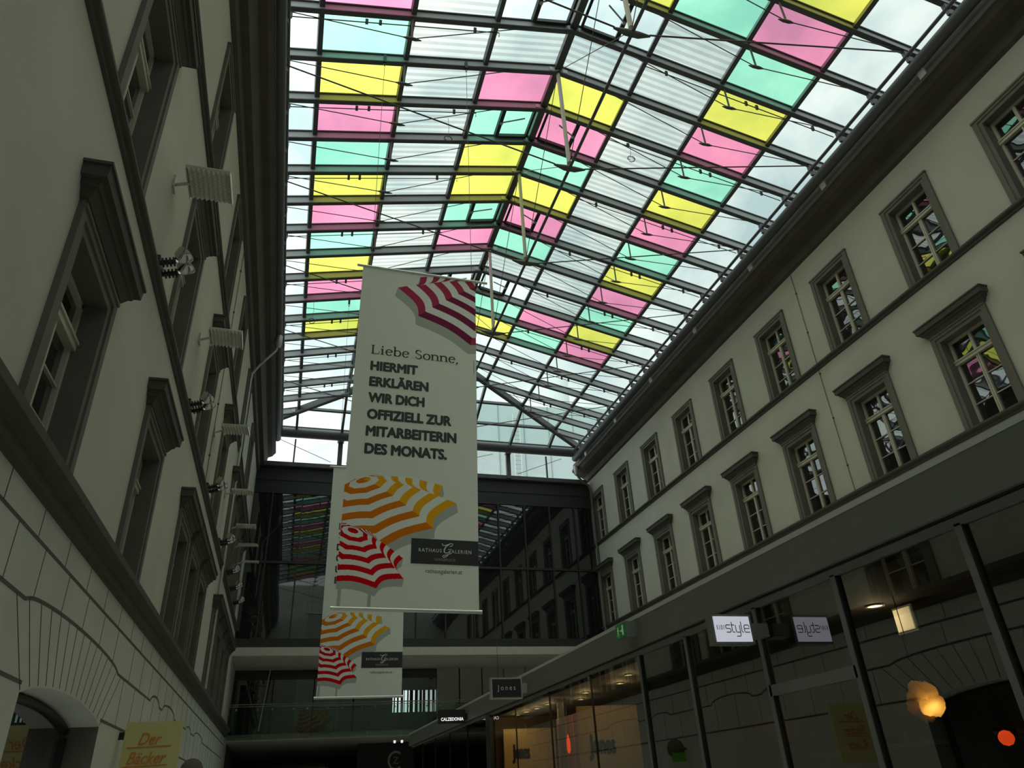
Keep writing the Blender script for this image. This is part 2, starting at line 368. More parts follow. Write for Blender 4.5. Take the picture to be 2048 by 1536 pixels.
# ================================================================== WINDOWS
def make_window(ow, oh, band, cornice, depth=.25, frieze=0.):
    """front faces -Y; opening centred on x=0, standing on z=0"""
    t = thing('window', None, None)
    W2 = ow / 2; B = band; m = MB(); p = .06
    top = oh + B + frieze
    for sx in (-1, 1):
        a, b = sorted((sx * W2, sx * (W2 + B * .45))); m.box(a, b, -p * .6, .0, 0, oh + B * .45, 'stone_dark'); a, b = sorted((sx * W2, sx * (W2 + .045))); m.box(a, b, 0., depth + .04, 0, oh, 'stone_dark')
        a, b = sorted((sx * (W2 + B * .45), sx * (W2 + B))); m.box(a, b, -p, .05, 0, top, 'stone_dark')
    m.box(-W2, W2, -p * .6, .0, oh, oh + B * .45, 'stone_dark'); m.box(-W2 - .045, W2 + .045, 0., depth + .04, oh, oh + .045, 'stone_dark')
    m.box(-W2 - B * .45, W2 + B * .45, -p, .05, oh + B * .45, top, 'stone_dark')
    m.box(-W2 - B - .015, W2 + B + .015, -p - .02, .05, top - .05, top, 'stone_dark')
    if frieze: m.box(-W2 - B, W2 + B, -p - .02, -p + .002, oh + B * .8, oh + B * .8 + .04, 'stone_dark')
    m.obj('surround', t)
    if cornice:
        c = MB(); z = top; e = W2 + B
        for (o0, o1, zz0, zz1) in ((.02, .08, z - .10, z), (.10, .12, z, z + .07), (.17, .18, z + .07, z + .20), (.20, .20, z + .20, z + .235)):
            vs = [(-e - o0, .05, zz0), (e + o0, .05, zz0), (e + o0, -p - o0, zz0), (-e - o0, -p - o0, zz0), (-e - o1, .05, zz1), (e + o1, .05, zz1), (e + o1, -p - o1, zz1), (-e - o1, -p - o1, zz1)]
            c.add(vs, [(0, 3, 2, 1), (4, 5, 6, 7), (0, 1, 5, 4), (1, 2, 6, 5), (2, 3, 7, 6), (3, 0, 4, 7)], 'course_brown')
        c.obj('cornice', t)
    d = depth; f = .056; tr = oh * .735
    fr = MB()
    fr.box(-W2, -W2 + f, d - .05, d + .03, 0, oh, 'cream_paint'); fr.box(W2 - f, W2, d - .05, d + .03, 0, oh, 'cream_paint')
    fr.box(-W2, W2, d - .05, d + .03, oh - f, oh, 'cream_paint'); fr.box(-W2, W2, d - .05, d + .03, 0, .05, 'cream_paint')
    fr.box(-W2, W2, d - .09, d + .03, tr - .045, tr + .045, 'cream_paint'); fr.box(-W2, W2, d - .11, d - .05, tr + .03, tr + .06, 'cream_paint')
    fr.obj('window_frame', t)
    cs = MB()
    for sx in (-1, 1):
        a, b = sorted((sx * .006, sx * .045)); cs.box(a, b, d - .06, d + .02, .05, tr - .045, 'cream_paint')
        a, b = sorted((sx * .008, sx * (W2 - f)))
        for k in (1, 2): z = .05 + (tr - .09) * k / 3; cs.box(a, b, d - .035, d + .01, z - .011, z + .011, 'cream_paint')
    cs.obj('casement', t)
    v = MB(); v.box(-.035, .035, d - .045, d + .02, tr + .045, oh - f, 'cream_paint'); v.obj('vent_sash', t)
    g = MB(); g.quad((-W2, d, 0), (W2, d, 0), (W2, d, tr), (-W2, d, tr), 'window_glass'); g.obj('glass_pane', t)
    g = MB(); g.quad((-W2, d, tr), (W2, d, tr), (W2, d, oh), (-W2, d, oh), 'window_glass'); g.obj('vent_glass', t)
    return t
WN = [0]
def place_windows(proto, ys, z, x, rz, fmt, group, first=True, tilt=()):
    n = len(ys)
    for i, y in enumerate(ys):
        o = proto if i == 0 else copy_tree(proto)
        WN[0] += 1; o.name = 'window_%d' % WN[0]; o.location = (x, y, z); o.rotation_euler = (0, 0, rz)
        tag(o, fmt(n - 1 - i), 'window', group, 'structure')
        if i in tilt:
            oh, W2, f, d, tr = tilt[i]
            for c in children(o):
                if c.name.startswith('vent_glass'): c.hide_render = False
            m = MB(); a = math.radians(22)
            hh = oh - f - tr - .045
            def P(xx, zz, yy=0.): return (xx, d - .03 + zz * math.sin(a) + yy, tr + .045 + zz * math.cos(a))
            for (xa, xb, za, zb) in ((-W2 + f, -W2 + f + .045, 0, hh), (W2 - f - .045, W2 - f, 0, hh), (-W2 + f, W2 - f, 0, .045), (-W2 + f, W2 - f, hh - .045, hh), (-.02, .02, 0, hh)):
                m.add([P(xx, zz, yy) for xx in (xa, xb) for yy in (-.03, .01) for zz in (za, zb)], [(0, 1, 3, 2), (4, 6, 7, 5), (0, 4, 5, 1), (2, 3, 7, 6), (0, 2, 6, 4), (1, 5, 7, 3)], 'cream_paint')
            m.quad(P(-W2 + f, 0), P(W2 - f, 0), P(W2 - f, hh), P(-W2 + f, hh), 'window_glass')
            tag(m.obj('hopper_sash', o), 'top light tilted open')
pU = make_window(OW, R_UPH, .22, False)
tU = (R_UPH, OW / 2, .065, .25, R_UPH * .735); tLo = (R_LOH, OW / 2, .065, .25, R_LOH * .735)
def lab(row, ref): return lambda k: ('%s, %s from %s' % (row, ORD[k], ref))
place_windows(pU, RWY, R_UP, XR, -math.pi / 2, lab('plain stone-framed window in the uppermost row above the shops', 'the glass block'), 'plain windows under the eaves on the shop side', tilt={5: tU, 6: tU, 7: tU, 8: tU, 9: tU})
pL = make_window(OW, R_LOH, .22, True, frieze=.10)
place_windows(pL, RWY, R_LO, XR, -math.pi / 2, lab('corniced window in the lower row above the shops', 'the glass block'), 'corniced windows above the shops', tilt={5: tLo, 6: tLo, 8: tLo})
p3 = make_window(LOW, L3H, .22, False)
place_windows(p3, LW3, L3Z, XL, math.pi / 2, lab('plain window under the eaves of the reflector facade', 'the glass block'), 'topmost windows on the reflector facade')
p2 = make_window(LOW, L2H, .22, True, frieze=.13)
place_windows(p2, LW2, L2Z, XL, math.pi / 2, lab('corniced window in the middle row of the reflector facade', 'the glass block'), 'middle corniced windows on the reflector facade')
p1 = make_window(LOW, L1H, .22, True, frieze=.13)
place_windows(p1, LW1, L1Z, XL, math.pi / 2, lab('corniced window just above the heavy stone band', 'the glass block'), 'lowest corniced windows on the reflector facade')

# arched shop window of the bakery
WN[0] += 1
aw = thing('window_%d' % WN[0], 'dark arched shop window in the jointed ground floor with loaves inside', 'window', (XL - .40, 9.65, 0), kind='structure')
m = MB(); n = 16; pts = []
for i in range(n + 1):
    y = -1.75 + 3.5 * i / n; pts.append((y, arch_z(9.65 + y)))
m.poly([(0, -1.75, 0), (0, 1.75, 0)] + [(0, y, z) for y, z in pts[::-1]], 'shop_glass'); m.obj('glass_pane', aw)
m = MB(); m.tube([(0.02, y, z - .05) for y, z in pts], .045, 'black', 6); m.box(-.02, .06, -1.75, -1.68, 0, 2.45, 'black'); m.box(-.02, .06, 1.68, 1.75, 0, 2.45, 'black'); m.obj('window_frame', aw)
m = MB(); m.box(-1.6, -1.5, -1.9, 1.9, 0, 2.8, 'shop_brown'); m.box(-1.5, -.05, -1.9, -1.8, 0, 2.8, 'shop_dark'); m.box(-1.5, -.05, 1.8, 1.9, 0, 2.8, 'shop_dark'); m.box(-1.5, -.05, -1.9, 1.9, 2.78, 2.85, 'shop_dark'); m.obj('display_recess', aw)
sh = tag(MB().box(-.42, .10, -1.4, 1.45, -.04, 0, 'shelf_wood').obj('display_shelf', loc=(XL - .72, 9.6, 1.98)), 'narrow wooden shelf of loaves behind the arched glass', 'shelf')
for i in range(10):
    b = MB(); L_ = .13; b.lathe((0, 0, .065), [(.002, -L_), (.045, -L_ * .8), (.062, -L_ * .3), (.064, L_ * .2), (.05, L_ * .75), (.002, L_)], 'bread', 10, axis=(1, .25 * (i % 3 - 1), .0))
    o = b.obj('bread_loaf', loc=(XL - .66 - .05 * (i % 2), 8.45 + .25 * i, 1.985)); tag(o, 'golden brown loaf in the row on the shelf behind the arched glass', 'bread', 'loaves on the bakery shelf')

# ================================================================== GLASS ROOF
Hr, TP, SP = 17.6 + H, .227, 2.126
XC = 5.678
YR = lambda r: 12.15 + 1.285 * r
R0, RE = -6, 16
def rp(k, r, dz=0.):
    """point of the roof lattice: k bays from the ridge, rafter r, the hip end included"""
    fall = max(abs(k), r - 12) * SP * TP
    return (XC + k * SP, YR(r), Hr - fall + dz)
roof = thing('ceiling', 'pitched glass roof with pink, yellow, green and striped panes on steel rafters', 'glass roof', (XC, YR(0), Hr), kind='structure')
def roof_part(mb, name, parent=None):
    o = mb.obj(name, parent or roof); 
    if parent is None: o.matrix_parent_inverse = Matrix.Translation((-XC, -YR(0), -Hr))
    return o
P_, Y_, G_, S_, K_, V_ = 'pink', 'yellow', 'green', 'striped', 'clear', 'vent'
seqB = {-6: P_, -5: Y_, -4: G_, -3: Y_, -2: P_, -1: G_, 0: Y_, 1: P_, 2: G_, 3: Y_, 4: P_, 5: G_, 6: Y_, 7: P_, 8: G_, 9: Y_}
seqG = {-6: P_, -5: G_, -4: Y_, -3: P_, -2: G_, -1: Y_, 0: P_, 1: G_, 2: Y_, 3: P_, 4: G_, 5: Y_, 6: P_, 7: G_, 8: Y_, 9: P_}
seqD = {-6: S_, -5: P_, -4: G_, -3: Y_, -2: K_, -1: S_, 0: P_, 1: G_, 2: Y_, 3: Y_, 4: G_, 5: P_, 6: S_, 7: K_, 8: G_, 9: Y_}
seqE = {-6: S_, -5: Y_, -4: P_, -3: Y_, -2: K_, -1: S_, 0: Y_, 1: P_, 2: G_, 3: Y_, 4: P_, 5: G_, 6: S_, 7: K_, 8: G_, 9: Y_}
seqC = {**{r: S_ for r in range(-6, 8)}, 8: P_, 9: G_}
seqF = {**{r: S_ for r in range(-2, 8)}, -6: P_, -5: Y_, -4: P_, -3: G_, 8: P_, 9: G_}
VENT = {(3, -2), (4, -2), (3, 1), (4, 1), (3, 4), (4, 4), (3, 7), (4, 7)}
SEQ = [{}, seqB, seqC, seqD, seqE, seqF, seqG, {}]
MATN = {P_: 'pink_glass', Y_: 'yellow_glass', G_: 'green_glass', S_: 'striped_glass', K_: 'clear_glass'}
LABP = {P_: 'pink glass', Y_: 'yellow glass', G_: 'mint green glass', S_: 'striped frosted glass'}
def pane(pts, kind):
    mb = MB(); mb.poly([(p[0], p[1], p[2] + .02) for p in pts], MATN[kind]); o = roof_part(mb, kind + '_pane')
    if kind in LABP: tag(o, LABP[kind])
for c in range(8):
    k0, k1 = c - 4, c - 3
    ki, ko = (k1, k0) if c < 4 else (k0, k1)                 # inner and outer line
    for r in range(R0, RE):
        kind = SEQ[c].get(r, K_)
        if r + 1 <= 12 + abs(ki): pane([rp(ki, r), rp(ki, r + 1), rp(ko, r + 1), rp(ko, r)], kind)
        elif r == 12 + abs(ki): pane([rp(ki, r), rp(ko, r + 1), rp(ko, r)], kind)
    for r in range(12, RE):                                   # hip end, below the ridge
        mi = abs(ki); q = r - 12
        if q > mi: pane([rp(ki, r), rp(ki, r + 1), rp(ko, r + 1), rp(ko, r)], K_)
        elif q == mi: pane([rp(ki, r), rp(ki, r + 1), rp(ko, r + 1)], K_)
# plain glazing over the stretch of arcade behind the viewer
for sx in (-1, 1):
    mb = MB(); ya = YN
    mb.poly([(XC, ya, Hr + .02), (XC, YR(R0), Hr + .02), (XC + sx * 4 * SP, YR(R0), Hr - 4 * SP * TP + .02), (XC + sx * 4 * SP, ya, Hr - 4 * SP * TP + .02)], 'striped_glass'); tag(roof_part(mb, 'striped_pane'), LABP[S_])
UPN = {1: Vector((TP, 0, 1)).normalized(), -1: Vector((-TP, 0, 1)).normalized()}
def ibeam(mb, p0, p1, up, h=.31):
    mb.beam(p0, p1, .11, .03, 'steel_dark', up, 0.); mb.beam(p0, p1, .022, h - .05, 'steel_web', up, -.03); mb.beam(p0, p1, .13, .028, 'steel_dark', up, -(h - .025))
KE = 3.86
STR = .78
for r in range(R0, RE):
    for sx in (-1, 1):
        ks = 0 if r <= 12 else r - 12
        if ks >= KE: continue
        p0, p1 = rp(sx * ks, r), rp(sx * KE, r)
        mb = MB(); ibeam(mb, p0, p1, UPN[sx])
        raf = roof_part(mb, 'rafter')
        # bolted end plate near the ridge
        q = rp(sx * (ks + .09), r); mb = MB(); mb.box(q[0] - .07, q[0] + .07, q[1] - .04, q[1] + .04, q[2] - .24, q[2] - .10, 'galvanised'); o = mb.obj('end_plate', raf)
        # under-slung strut with tie rods
        if r <= 13:
            st = rp(sx * 2, r, -.29); sb = (st[0], st[1], st[2] - STR)
            mb = MB(); mb.tube([st, sb], .026, 'steel_dark', 6)
            mb.tube([(sb[0] - .22, sb[1], sb[2] + .0), (sb[0] - .08, sb[1], sb[2]), (sb[0] + .08, sb[1], sb[2]), (sb[0] + .22, sb[1], sb[2] + .0)], .03, 'steel_dark', 6, radii=[.012, .042, .042, .012])
            mb.obj('strut', raf)
            e = rp(sx * 3.6, r, -.27); i = rp(sx * max(ks + .55, .55), r, -.27)
            MB().tube([e, sb], .013, 'cable', 5).obj('tie_rod', raf); MB().tube([sb, i], .013, 'cable', 5).obj('tie_rod', raf)
        if r % 3 == 0 and r <= 12:
            e = rp(sx * 3.62, r, -.3); MB().tube([(XC + sx * .4, e[1], 13.7 + H), e], .019, 'cable', 6).obj('main_tie', raf)
        # service conduit clipped along every second rafter
        if r % 2 and -2 <= r <= 13:
            yo = .17; dz = -.34; ka = max(.95, ks + .4)
            a = rp(sx * ka, r, dz); b = rp(sx * 3.6, r, dz); a = (a[0], a[1] + yo, a[2]); b = (b[0], b[1] + yo, b[2])
            h = (a[0], a[1] + .05, a[2] - .09)
            mb = MB(); mb.tube([h, (a[0], a[1], a[2]), b], .014, 'cable', 5)
            for kk in (1.25, 2.35, 2.5, 3.3):
                if kk > ka:
                    c_ = rp(sx * kk, r, dz); mb.box(c_[0] - .035, c_[0] + .035, r * 0 + c_[1] + yo - .03, c_[1] + yo + .02, c_[2] - .05, c_[2] + .10, 'steel_dark')
            mb.obj('conduit', raf)
for k in (-3, -2, -1, 1, 2, 3):
    mb = MB(); mb.beam(rp(k, R0), rp(k, 12 + abs(k)), .12, .16, 'steel_dark', UPN[1 if k > 0 else -1], 0.); roof_part(mb, 'purlin')
mb = MB(); mb.beam(rp(0, R0), rp(0, 12), .19, .20, 'steel_dark', (0, 0, 1), .02); roof_part(mb, 'ridge_beam')
for sx in (-1, 1):
    mb = MB(); mb.beam(rp(0, 12), rp(sx * 4, 16), .13, .30, 'steel_dark', (0, 0, 1), 0.); mb.beam(rp(0, 12), rp(sx * 4, 16), .20, .03, 'steel_dark', (0, 0, 1), -.30); roof_part(mb, 'hip_rafter')
uh = Vector((0, TP * SP / 1.285, 1)).normalized()
for k in range(-3, 4):
    mb = MB(); mb.beam(rp(k, 12 + abs(k)), rp(k, 16), .11, .22, 'steel_dark', uh, 0.); roof_part(mb, 'hip_jack')
for q in (1, 2, 3):
    mb = MB(); mb.beam(rp(-q, 12 + q), rp(q, 12 + q), .10, .15, 'steel_dark', uh, 0.); roof_part(mb, 'hip_purlin')
# opening lights beside the ridge
for (c, r) in VENT:
    sx = -1 if c == 3 else 1; u = UPN[sx]
    def q(k, rr, dz=-.03): return rp(sx * k, rr, dz)
    mb = MB(); ka, kb = .10, .55; ra, rb = r + .07, r + .93
    mb.beam(q(ka, ra), q(kb, ra), .07, .11, 'near_black', u); mb.beam(q(ka, rb), q(kb, rb), .07, .11, 'near_black', u)
    mb.beam(q(ka, ra), q(ka, rb), .07, .11, 'near_black', u); mb.beam(q(kb, ra), q(kb, rb), .11, .13, 'near_black', u)
    v = roof_part(mb, 'vent_frame')
    mb = MB(); s0 = q(kb - .02, r + .5, -.16); s1 = q(.25, r + .18, -.42)
    mb.tube([s0, s1], .022, 'galvanised', 6); mb.box(s0[0] - .04, s0[0] + .04, s0[1] - .04, s0[1] + .04, s0[2] - .05, s0[2] + .10, 'galvanised'); mb.obj('opener_arm', v)
# eave tubes
XT = 13.33; zt = 15.36 + H
for sx, xx in ((1, XT), (-1, -1.36)):
    mb = MB(); mb.tube([(xx, YN, zt), (xx, YR(16) - .2, zt)], .05, 'steel_dark', 8); roof_part(mb, 'eave_tube')
    xb = xx + sx * .16; mb = MB(); mb.tube([(xb, YN, zt - .30), (xb, YR(16), zt - .30)], .16, 'steel_dark', 12); roof_part(mb, 'eave_beam')
    for r in range(R0, RE):
        mb = MB(); y = YR(r)
        mb.box(xx - .05, xx + .05, y - .05, y + .05, zt - .02, zt + .16, 'steel_dark'); mb.box(min(xx, xb) - .02, max(xx, xb) + .02, y - .035, y + .035, zt - .2, zt + .0, 'steel_dark')
        roof_part(mb, 'rafter_shoe')
        if r % 3 == 0:
            mb = MB(); mb.beam((xb + sx * .09, y, zt - .34), (xb + sx * .155, y, 14.72 + H), .20, .05, 'galvanised', (1, 0, 0)); roof_part(mb, 'eave_bracket')
# clerestory beam and posts over the bridge block
ye = YR(16)
mb = MB(); mb.box(-2.8, 14.1, ye - .06, ye + .16, 15.70 + H, 15.74 + H, 'steel_dark'); mb.tube([(-2.6, ye, 15.42 + H), (13.9, ye, 15.42 + H)], .24, 'steel_dark', 14); roof_part(mb, 'end_beam')
CZ0, CZ1 = 14.08 + H, 15.3 + H
cl = thing('clerestory', 'clear upright glazing between the dark block and the roof end', 'clerestory', (XC, YB - .15, CZ0), kind='structure')
def clp(mb, name): o = mb.obj(name, cl); o.matrix_parent_inverse = Matrix.Translation((-XC, -YB + .15, -CZ0)); return o
mb = MB(); mb.quad((-2.6, YB - .1, CZ0), (14.2, YB - .1, CZ0), (14.2, YB - .1, CZ1), (-2.6, YB - .1, CZ1), 'sheer_glass'); clp(mb, 'glass_pane')
for k in (-2, 0, 2):
    x = XC + k * SP; mb = MB(); mb.box(x - .11, x + .11, YB - .3, YB - .12, CZ0 - .2, CZ1 + .2, 'steel_dark'); mb.box(x - .16, x + .16, YB - .34, YB - .1, CZ1 - .06, CZ1 + .18, 'galvanised'); clp(mb, 'post')
for k in (-3, -1, 1, 3):
    x = XC + k * SP; mb = MB(); mb.box(x - .035, x + .035, YB - .16, YB - .06, CZ0, CZ1, 'steel_dark'); clp(mb, 'glazing_bar')
for (xa, za, xb, zb) in ((-1.4, CZ1 - .1, XC - 2 * SP - .4, CZ0 + .1), (XC - .1, CZ0 + .1, XC + 2 * SP - .8, CZ1 - .1), (XC + 2 * SP + .5, CZ0 + .1, 12.9, CZ1 - .1), (XC - 2 * SP + .3, CZ0 + .1, XC - .3, CZ1 - .1)):
    clp(MB().tube([(xa, YB - .2, za), (xb, YB - .2, zb)], .014, 'cable', 5), 'brace_rod')
mb = MB(); mb.box(-2.5, 14.2, YB - .22, YB + .05, 13.86 + H, 14.06 + H, 'steel_dark'); clp(mb, 'sill_beam')

# ---- king posts hanging under the ridge
ZB = 13.65 + H
for i, r in enumerate(range(-6, 13, 3)):
    y = YR(r) + .02
    t = thing('king_post', '', 'post', (XC, y, ZB), 'king posts hanging from the roof ridge')
    tag(t, 'pale steel post hanging from the ridge between long tie rods, %s from the glass block' % ORD[6 - i])
    MB().tube([(0, 0, Hr - ZB - .19), (0, 0, .08)], .055, 'steel_light', 10).obj('post', t)
    mb = MB(); mb.tube([(-.42, 0, .05), (-.14, 0, 0), (.14, 0, 0), (.42, 0, .05)], .05, 'steel_dark', 8, radii=[.022, .075, .075, .022]); mb.tube([(0, 0, .2), (0, 0, -.06)], .06, 'steel_dark', 8); mb.obj('foot_plate', t)
    for dr in (-3, 3):
        if 0 <= i + dr // 3 <= 6: roof_part(MB().tube([(XC, y, ZB + .1), (XC, y + dr * 1.285, Hr - .2)], .011, 'cable', 5), 'diagonal_rod')
tag(MB().tube([(XC, YR(-6), ZB + .02), (XC, YR(12), ZB + .02)], .042, 'steel_dark', 8).obj('tie_tube'), 'long straight steel tube linking the feet of all king posts', 'tube')
# loose coils of cable under the roof
for (x, y, z, lb) in ((2.97, 14.2, 17.95, 'small coil of wire hanging by the striped panes under the roof'), (-.37, 23.1, 17.2, 'coil of wire hanging below a mint green pane over the reflector facade'), (8.25, 13.4, 17.6, 'loose tangle of wire dangling below the striped panes on the shop side')):
    mb = MB(); mb.tube([(.11 * math.cos(t_ / 8 * math.pi) * (1 + .08 * math.sin(t_)), .03 * math.sin(t_ * 1.7), .11 * math.sin(t_ / 8 * math.pi) - .11) for t_ in range(36)], .008, 'cable', 5)
    mb.tube([(0, 0, 0), (.03, 0, .35), (0, 0, .75)], .006, 'cable', 5); tag(mb.obj('cable_coil', loc=(x, y, z)), lb, 'cable')

# ================================================================== GLASS BRIDGE BLOCK AT THE END
bb = thing('wall_back', 'dark glazed office block bridging the end of the arcade', 'glass facade', (XC, YB, 5.36 + H), kind='structure')
def bp_(mb, name): o = mb.obj(name, bb); o.matrix_parent_inverse = Matrix.Translation((-XC, -YB, -5.36 - H)); return o
bx0, bx1 = XL, XR
bp_(MB().box(bx0, bx1, YB, YB + .5, 12.56 + H, 13.86 + H, 'near_black'), 'spandrel')
bp_(MB().box(bx0, bx1, YB - .03, YB, 13.2 + H, 13.86 + H, 'near_black'), 'fascia')
bp_(MB().box(bx0, bx1, YB - .05, YB + .5, 5.70 + H, 6.06 + H, 'near_black'), 'lower_spandrel')
bp_(MB().box(bx0, bx1, YB - .12, YB + .5, 5.36 + H, 5.70 + H, 'concrete'), 'concrete_band')
bp_(MB().box(bx0, bx1, YB + .3, 36.8, 5.30 + H, 5.40 + H, 'concrete'), 'soffit')
mx = [-1.45 + 1.35 * i for i in range(12)]; mx = [bx0] + mx + [bx1]
ZM = 9.32 + H
for xa, xb in zip(mx[:-1], mx[1:]):
    for za, zb in ((6.06 + H, ZM), (ZM, 12.56 + H)):
        ty = random.uniform(-.012, .012); bp_(MB().quad((xa, YB + .06, za), (xb, YB + .06 + ty * .3, za), (xb, YB + .06 + ty, zb), (xa, YB + .06 + ty * .5, zb), 'curtain_wall_glass'), 'glass_pane')
for x in mx[1:-1]: bp_(MB().box(x - .03, x + .03, YB - .04, YB + .1, 6.06 + H, 12.56 + H, 'near_black'), 'mullion')
bp_(MB().box(bx0, bx1, YB - .03, YB + .1, ZM - .05, ZM + .05, 'near_black'), 'transom')
for z, d in ((6.2, .12), (9.5, .12)): bp_(MB().box(bx0, bx1, YB + .3, YB + .32, z + H, z + H + .05, 'near_black'), 'floor_edge')
# recessed storey below the block
rc = thing('wall_recess', 'shaded recess wall of glass and pale panels under the office block', 'wall', (XC, 36.7, 4.2), kind='structure')
def rcp(mb, name): o = mb.obj(name, rc); o.matrix_parent_inverse = Matrix.Translation((-XC, -36.7, -4.2)); return o
for xa, xb in ((-2.3, -.6), (-.6, 1.2), (1.2, 3.0), (3.0, 4.8)): rcp(MB().quad((xa, 36.7, 4.2), (xb, 36.7, 4.2), (xb, 36.7, 7.0), (xa, 36.7, 7.0), 'curtain_wall_glass'), 'glass_pane'); rcp(MB().box(xa - .03, xa + .03, 36.6, 36.75, 4.2, 7.0, 'near_black'), 'mullion')
rcp(MB().box(4.8, 6.85, 36.68, 36.75, 5.95, 7.0, 'curtain_wall_glass'), 'glass_pane'); rcp(MB().box(4.8, 6.85, 36.68, 36.75, 4.2, 5.0, 'curtain_wall_glass'), 'glass_pane')
g = MB(); random.seed(3); x = 4.85
while x < 6.8: wd = random.uniform(.03, .16); g.box(x, x + wd, 36.68, 36.74, 5.0, 5.95, 'near_black'); x += wd + random.uniform(.03, .14)
rcp(g, 'window_bars')
for xa in (6.85, 7.98, 9.10, 10.2, 11.3, 12.4, 13.5): rcp(MB().box(xa + .03, xa + 1.09, 36.6, 36.72, 4.2, 6.98, 'panel_grey'), 'wall_panel')
rcp(MB().box(6.85, 14.5, 36.72, 36.8, 4.2, 7.0, 'near_black'), 'panel_backing')
rcp(MB().tube([(-1.0, 35.4, 4.3), (-.75, 35.4, 7.0)], .02, 'galvanised', 6), 'hanger_rod')
# gallery slab and its glass balustrade
tag(MB().box(XL, 14.4, 35.75, 60, 3.95, 4.20, 'concrete').obj('gallery_slab'), 'concrete gallery floor edge below the glass balustrade', 'gallery', kind='structure')
bl = thing('balustrade', 'frameless glass balustrade with a thin handrail along the gallery', 'balustrade', (1.9, 35.7, 4.1))
nb = 8; bw = (9.5 - XL) / nb
for i in range(nb):
    x0 = XL - 1.9 + i * bw
    MB().box(x0 + .01, x0 + bw - .01, -.012, .0, -.12, 1.18, 'balustrade_glass').obj('glass_panel', bl)
    for xx in (x0 + .3, x0 + bw - .3): MB().lathe((xx, -.03, 1.06), [(.001, -.02), (.04, -.02), (.04, .02), (.001, .02)], 'galvanised', 10, axis=(0, 1, 0)).obj('glass_clamp', bl)
MB().tube([(XL - 1.9, .09, 1.28), (9.5 - 1.9, .09, 1.28)], .022, 'galvanised', 8).obj('handrail', bl)
MB().tube([(XL - 1.9, -.006, 1.19), (9.5 - 1.9, -.006, 1.19)], .012, 'galvanised', 6).obj('top_rail', bl)
# the arcade running on below the gallery
tag(MB().box(XR, XR + .5, 36.9, 60, 0, 4.0, 'shop_dark').obj('wall_passage_far'), 'dark far side wall of the passage under the gallery', 'wall', kind='structure')
tag(MB().box(XL - .5, XL, 36.9, 60, 0, 4.0, 'shop_dark').obj('wall_passage'), 'dark side wall of the passage running on under the gallery', 'wall', kind='structure')
pe = thing('wall_end', 'dark glazed end of the passage under the gallery', 'wall', (1.9, 52, 0), kind='structure')
for i in range(10): MB().quad((-4.4 + 1.76 * i, 0, 0), (-2.64 + 1.76 * i, 0, 0), (-2.64 + 1.76 * i, 0, 4), (-4.4 + 1.76 * i, 0, 4), 'curtain_wall_glass').obj('glass_pane', pe)
for i in range(11): MB().box(-4.43 + 1.76 * i, -4.37 + 1.76 * i, -.06, .05, 0, 4, 'near_black').obj('mullion', pe)

# ---- building seen beyond the glass end
eb = thing('tower_building', 'pale panelled building standing beyond the glazed roof end', 'building', (12, 47, 0))
m = MB(); m.box(-4.5, 9, 0, 8, 0, 27.5, 'exterior_panel'); m.obj('wall', eb)
m = MB(); m.box(9.0, 16, 3, 10, 0, 29.5, 'exterior_panel'); m.obj('side_wing', eb)
for i in range(7): MB().box(-4.5 + 2.0 * i - .03, -4.5 + 2.0 * i + .03, -.05, 0, 12, 27.5, 'exterior_seam').obj('panel_seam', eb)
for z in (17.3, 20.6, 24.0): MB().box(-4.5, 9, -.06, 0, z, z + .12, 'exterior_seam').obj('panel_joint', eb)
MB().box(-5.0, -2.0, -1.0, 8, 27.5, 27.8, 'exterior_seam').obj('roof_edge', eb)
m = MB()
for sx in (-.25, .25): m.tube([(2.8 + sx, -.3, 15), (2.8 + sx, -.3, 26.5)], .03, 'exterior_metal', 6)
for i in range(33): m.tube([(2.55, -.3, 15.2 + .34 * i), (3.05, -.3, 15.2 + .34 * i)], .02, 'exterior_seam', 5)
m.obj('ladder', eb)
m = MB(); m.lathe((7.0, 1, 27.5), [(.8, 0), (.8, 3.0), (.65, 3.3), (.001, 3.4)], 'exterior_metal', 16); m.obj('vent_stack', eb)
m = MB()
for sx in (-1.2, -.5, .2): m.tube([(-1 + sx, -.2, 27.5), (-1 + sx, -.2, 28.6)], .03, 'exterior_metal', 5)
m.tube([(-2.4, -.2, 28.6), (-.6, -.2, 28.6)], .03, 'exterior_metal', 5); m.tube([(-2.4, -.2, 28.1), (-.6, -.2, 28.1)], .03, 'exterior_metal', 5); m.obj('roof_railing', eb)

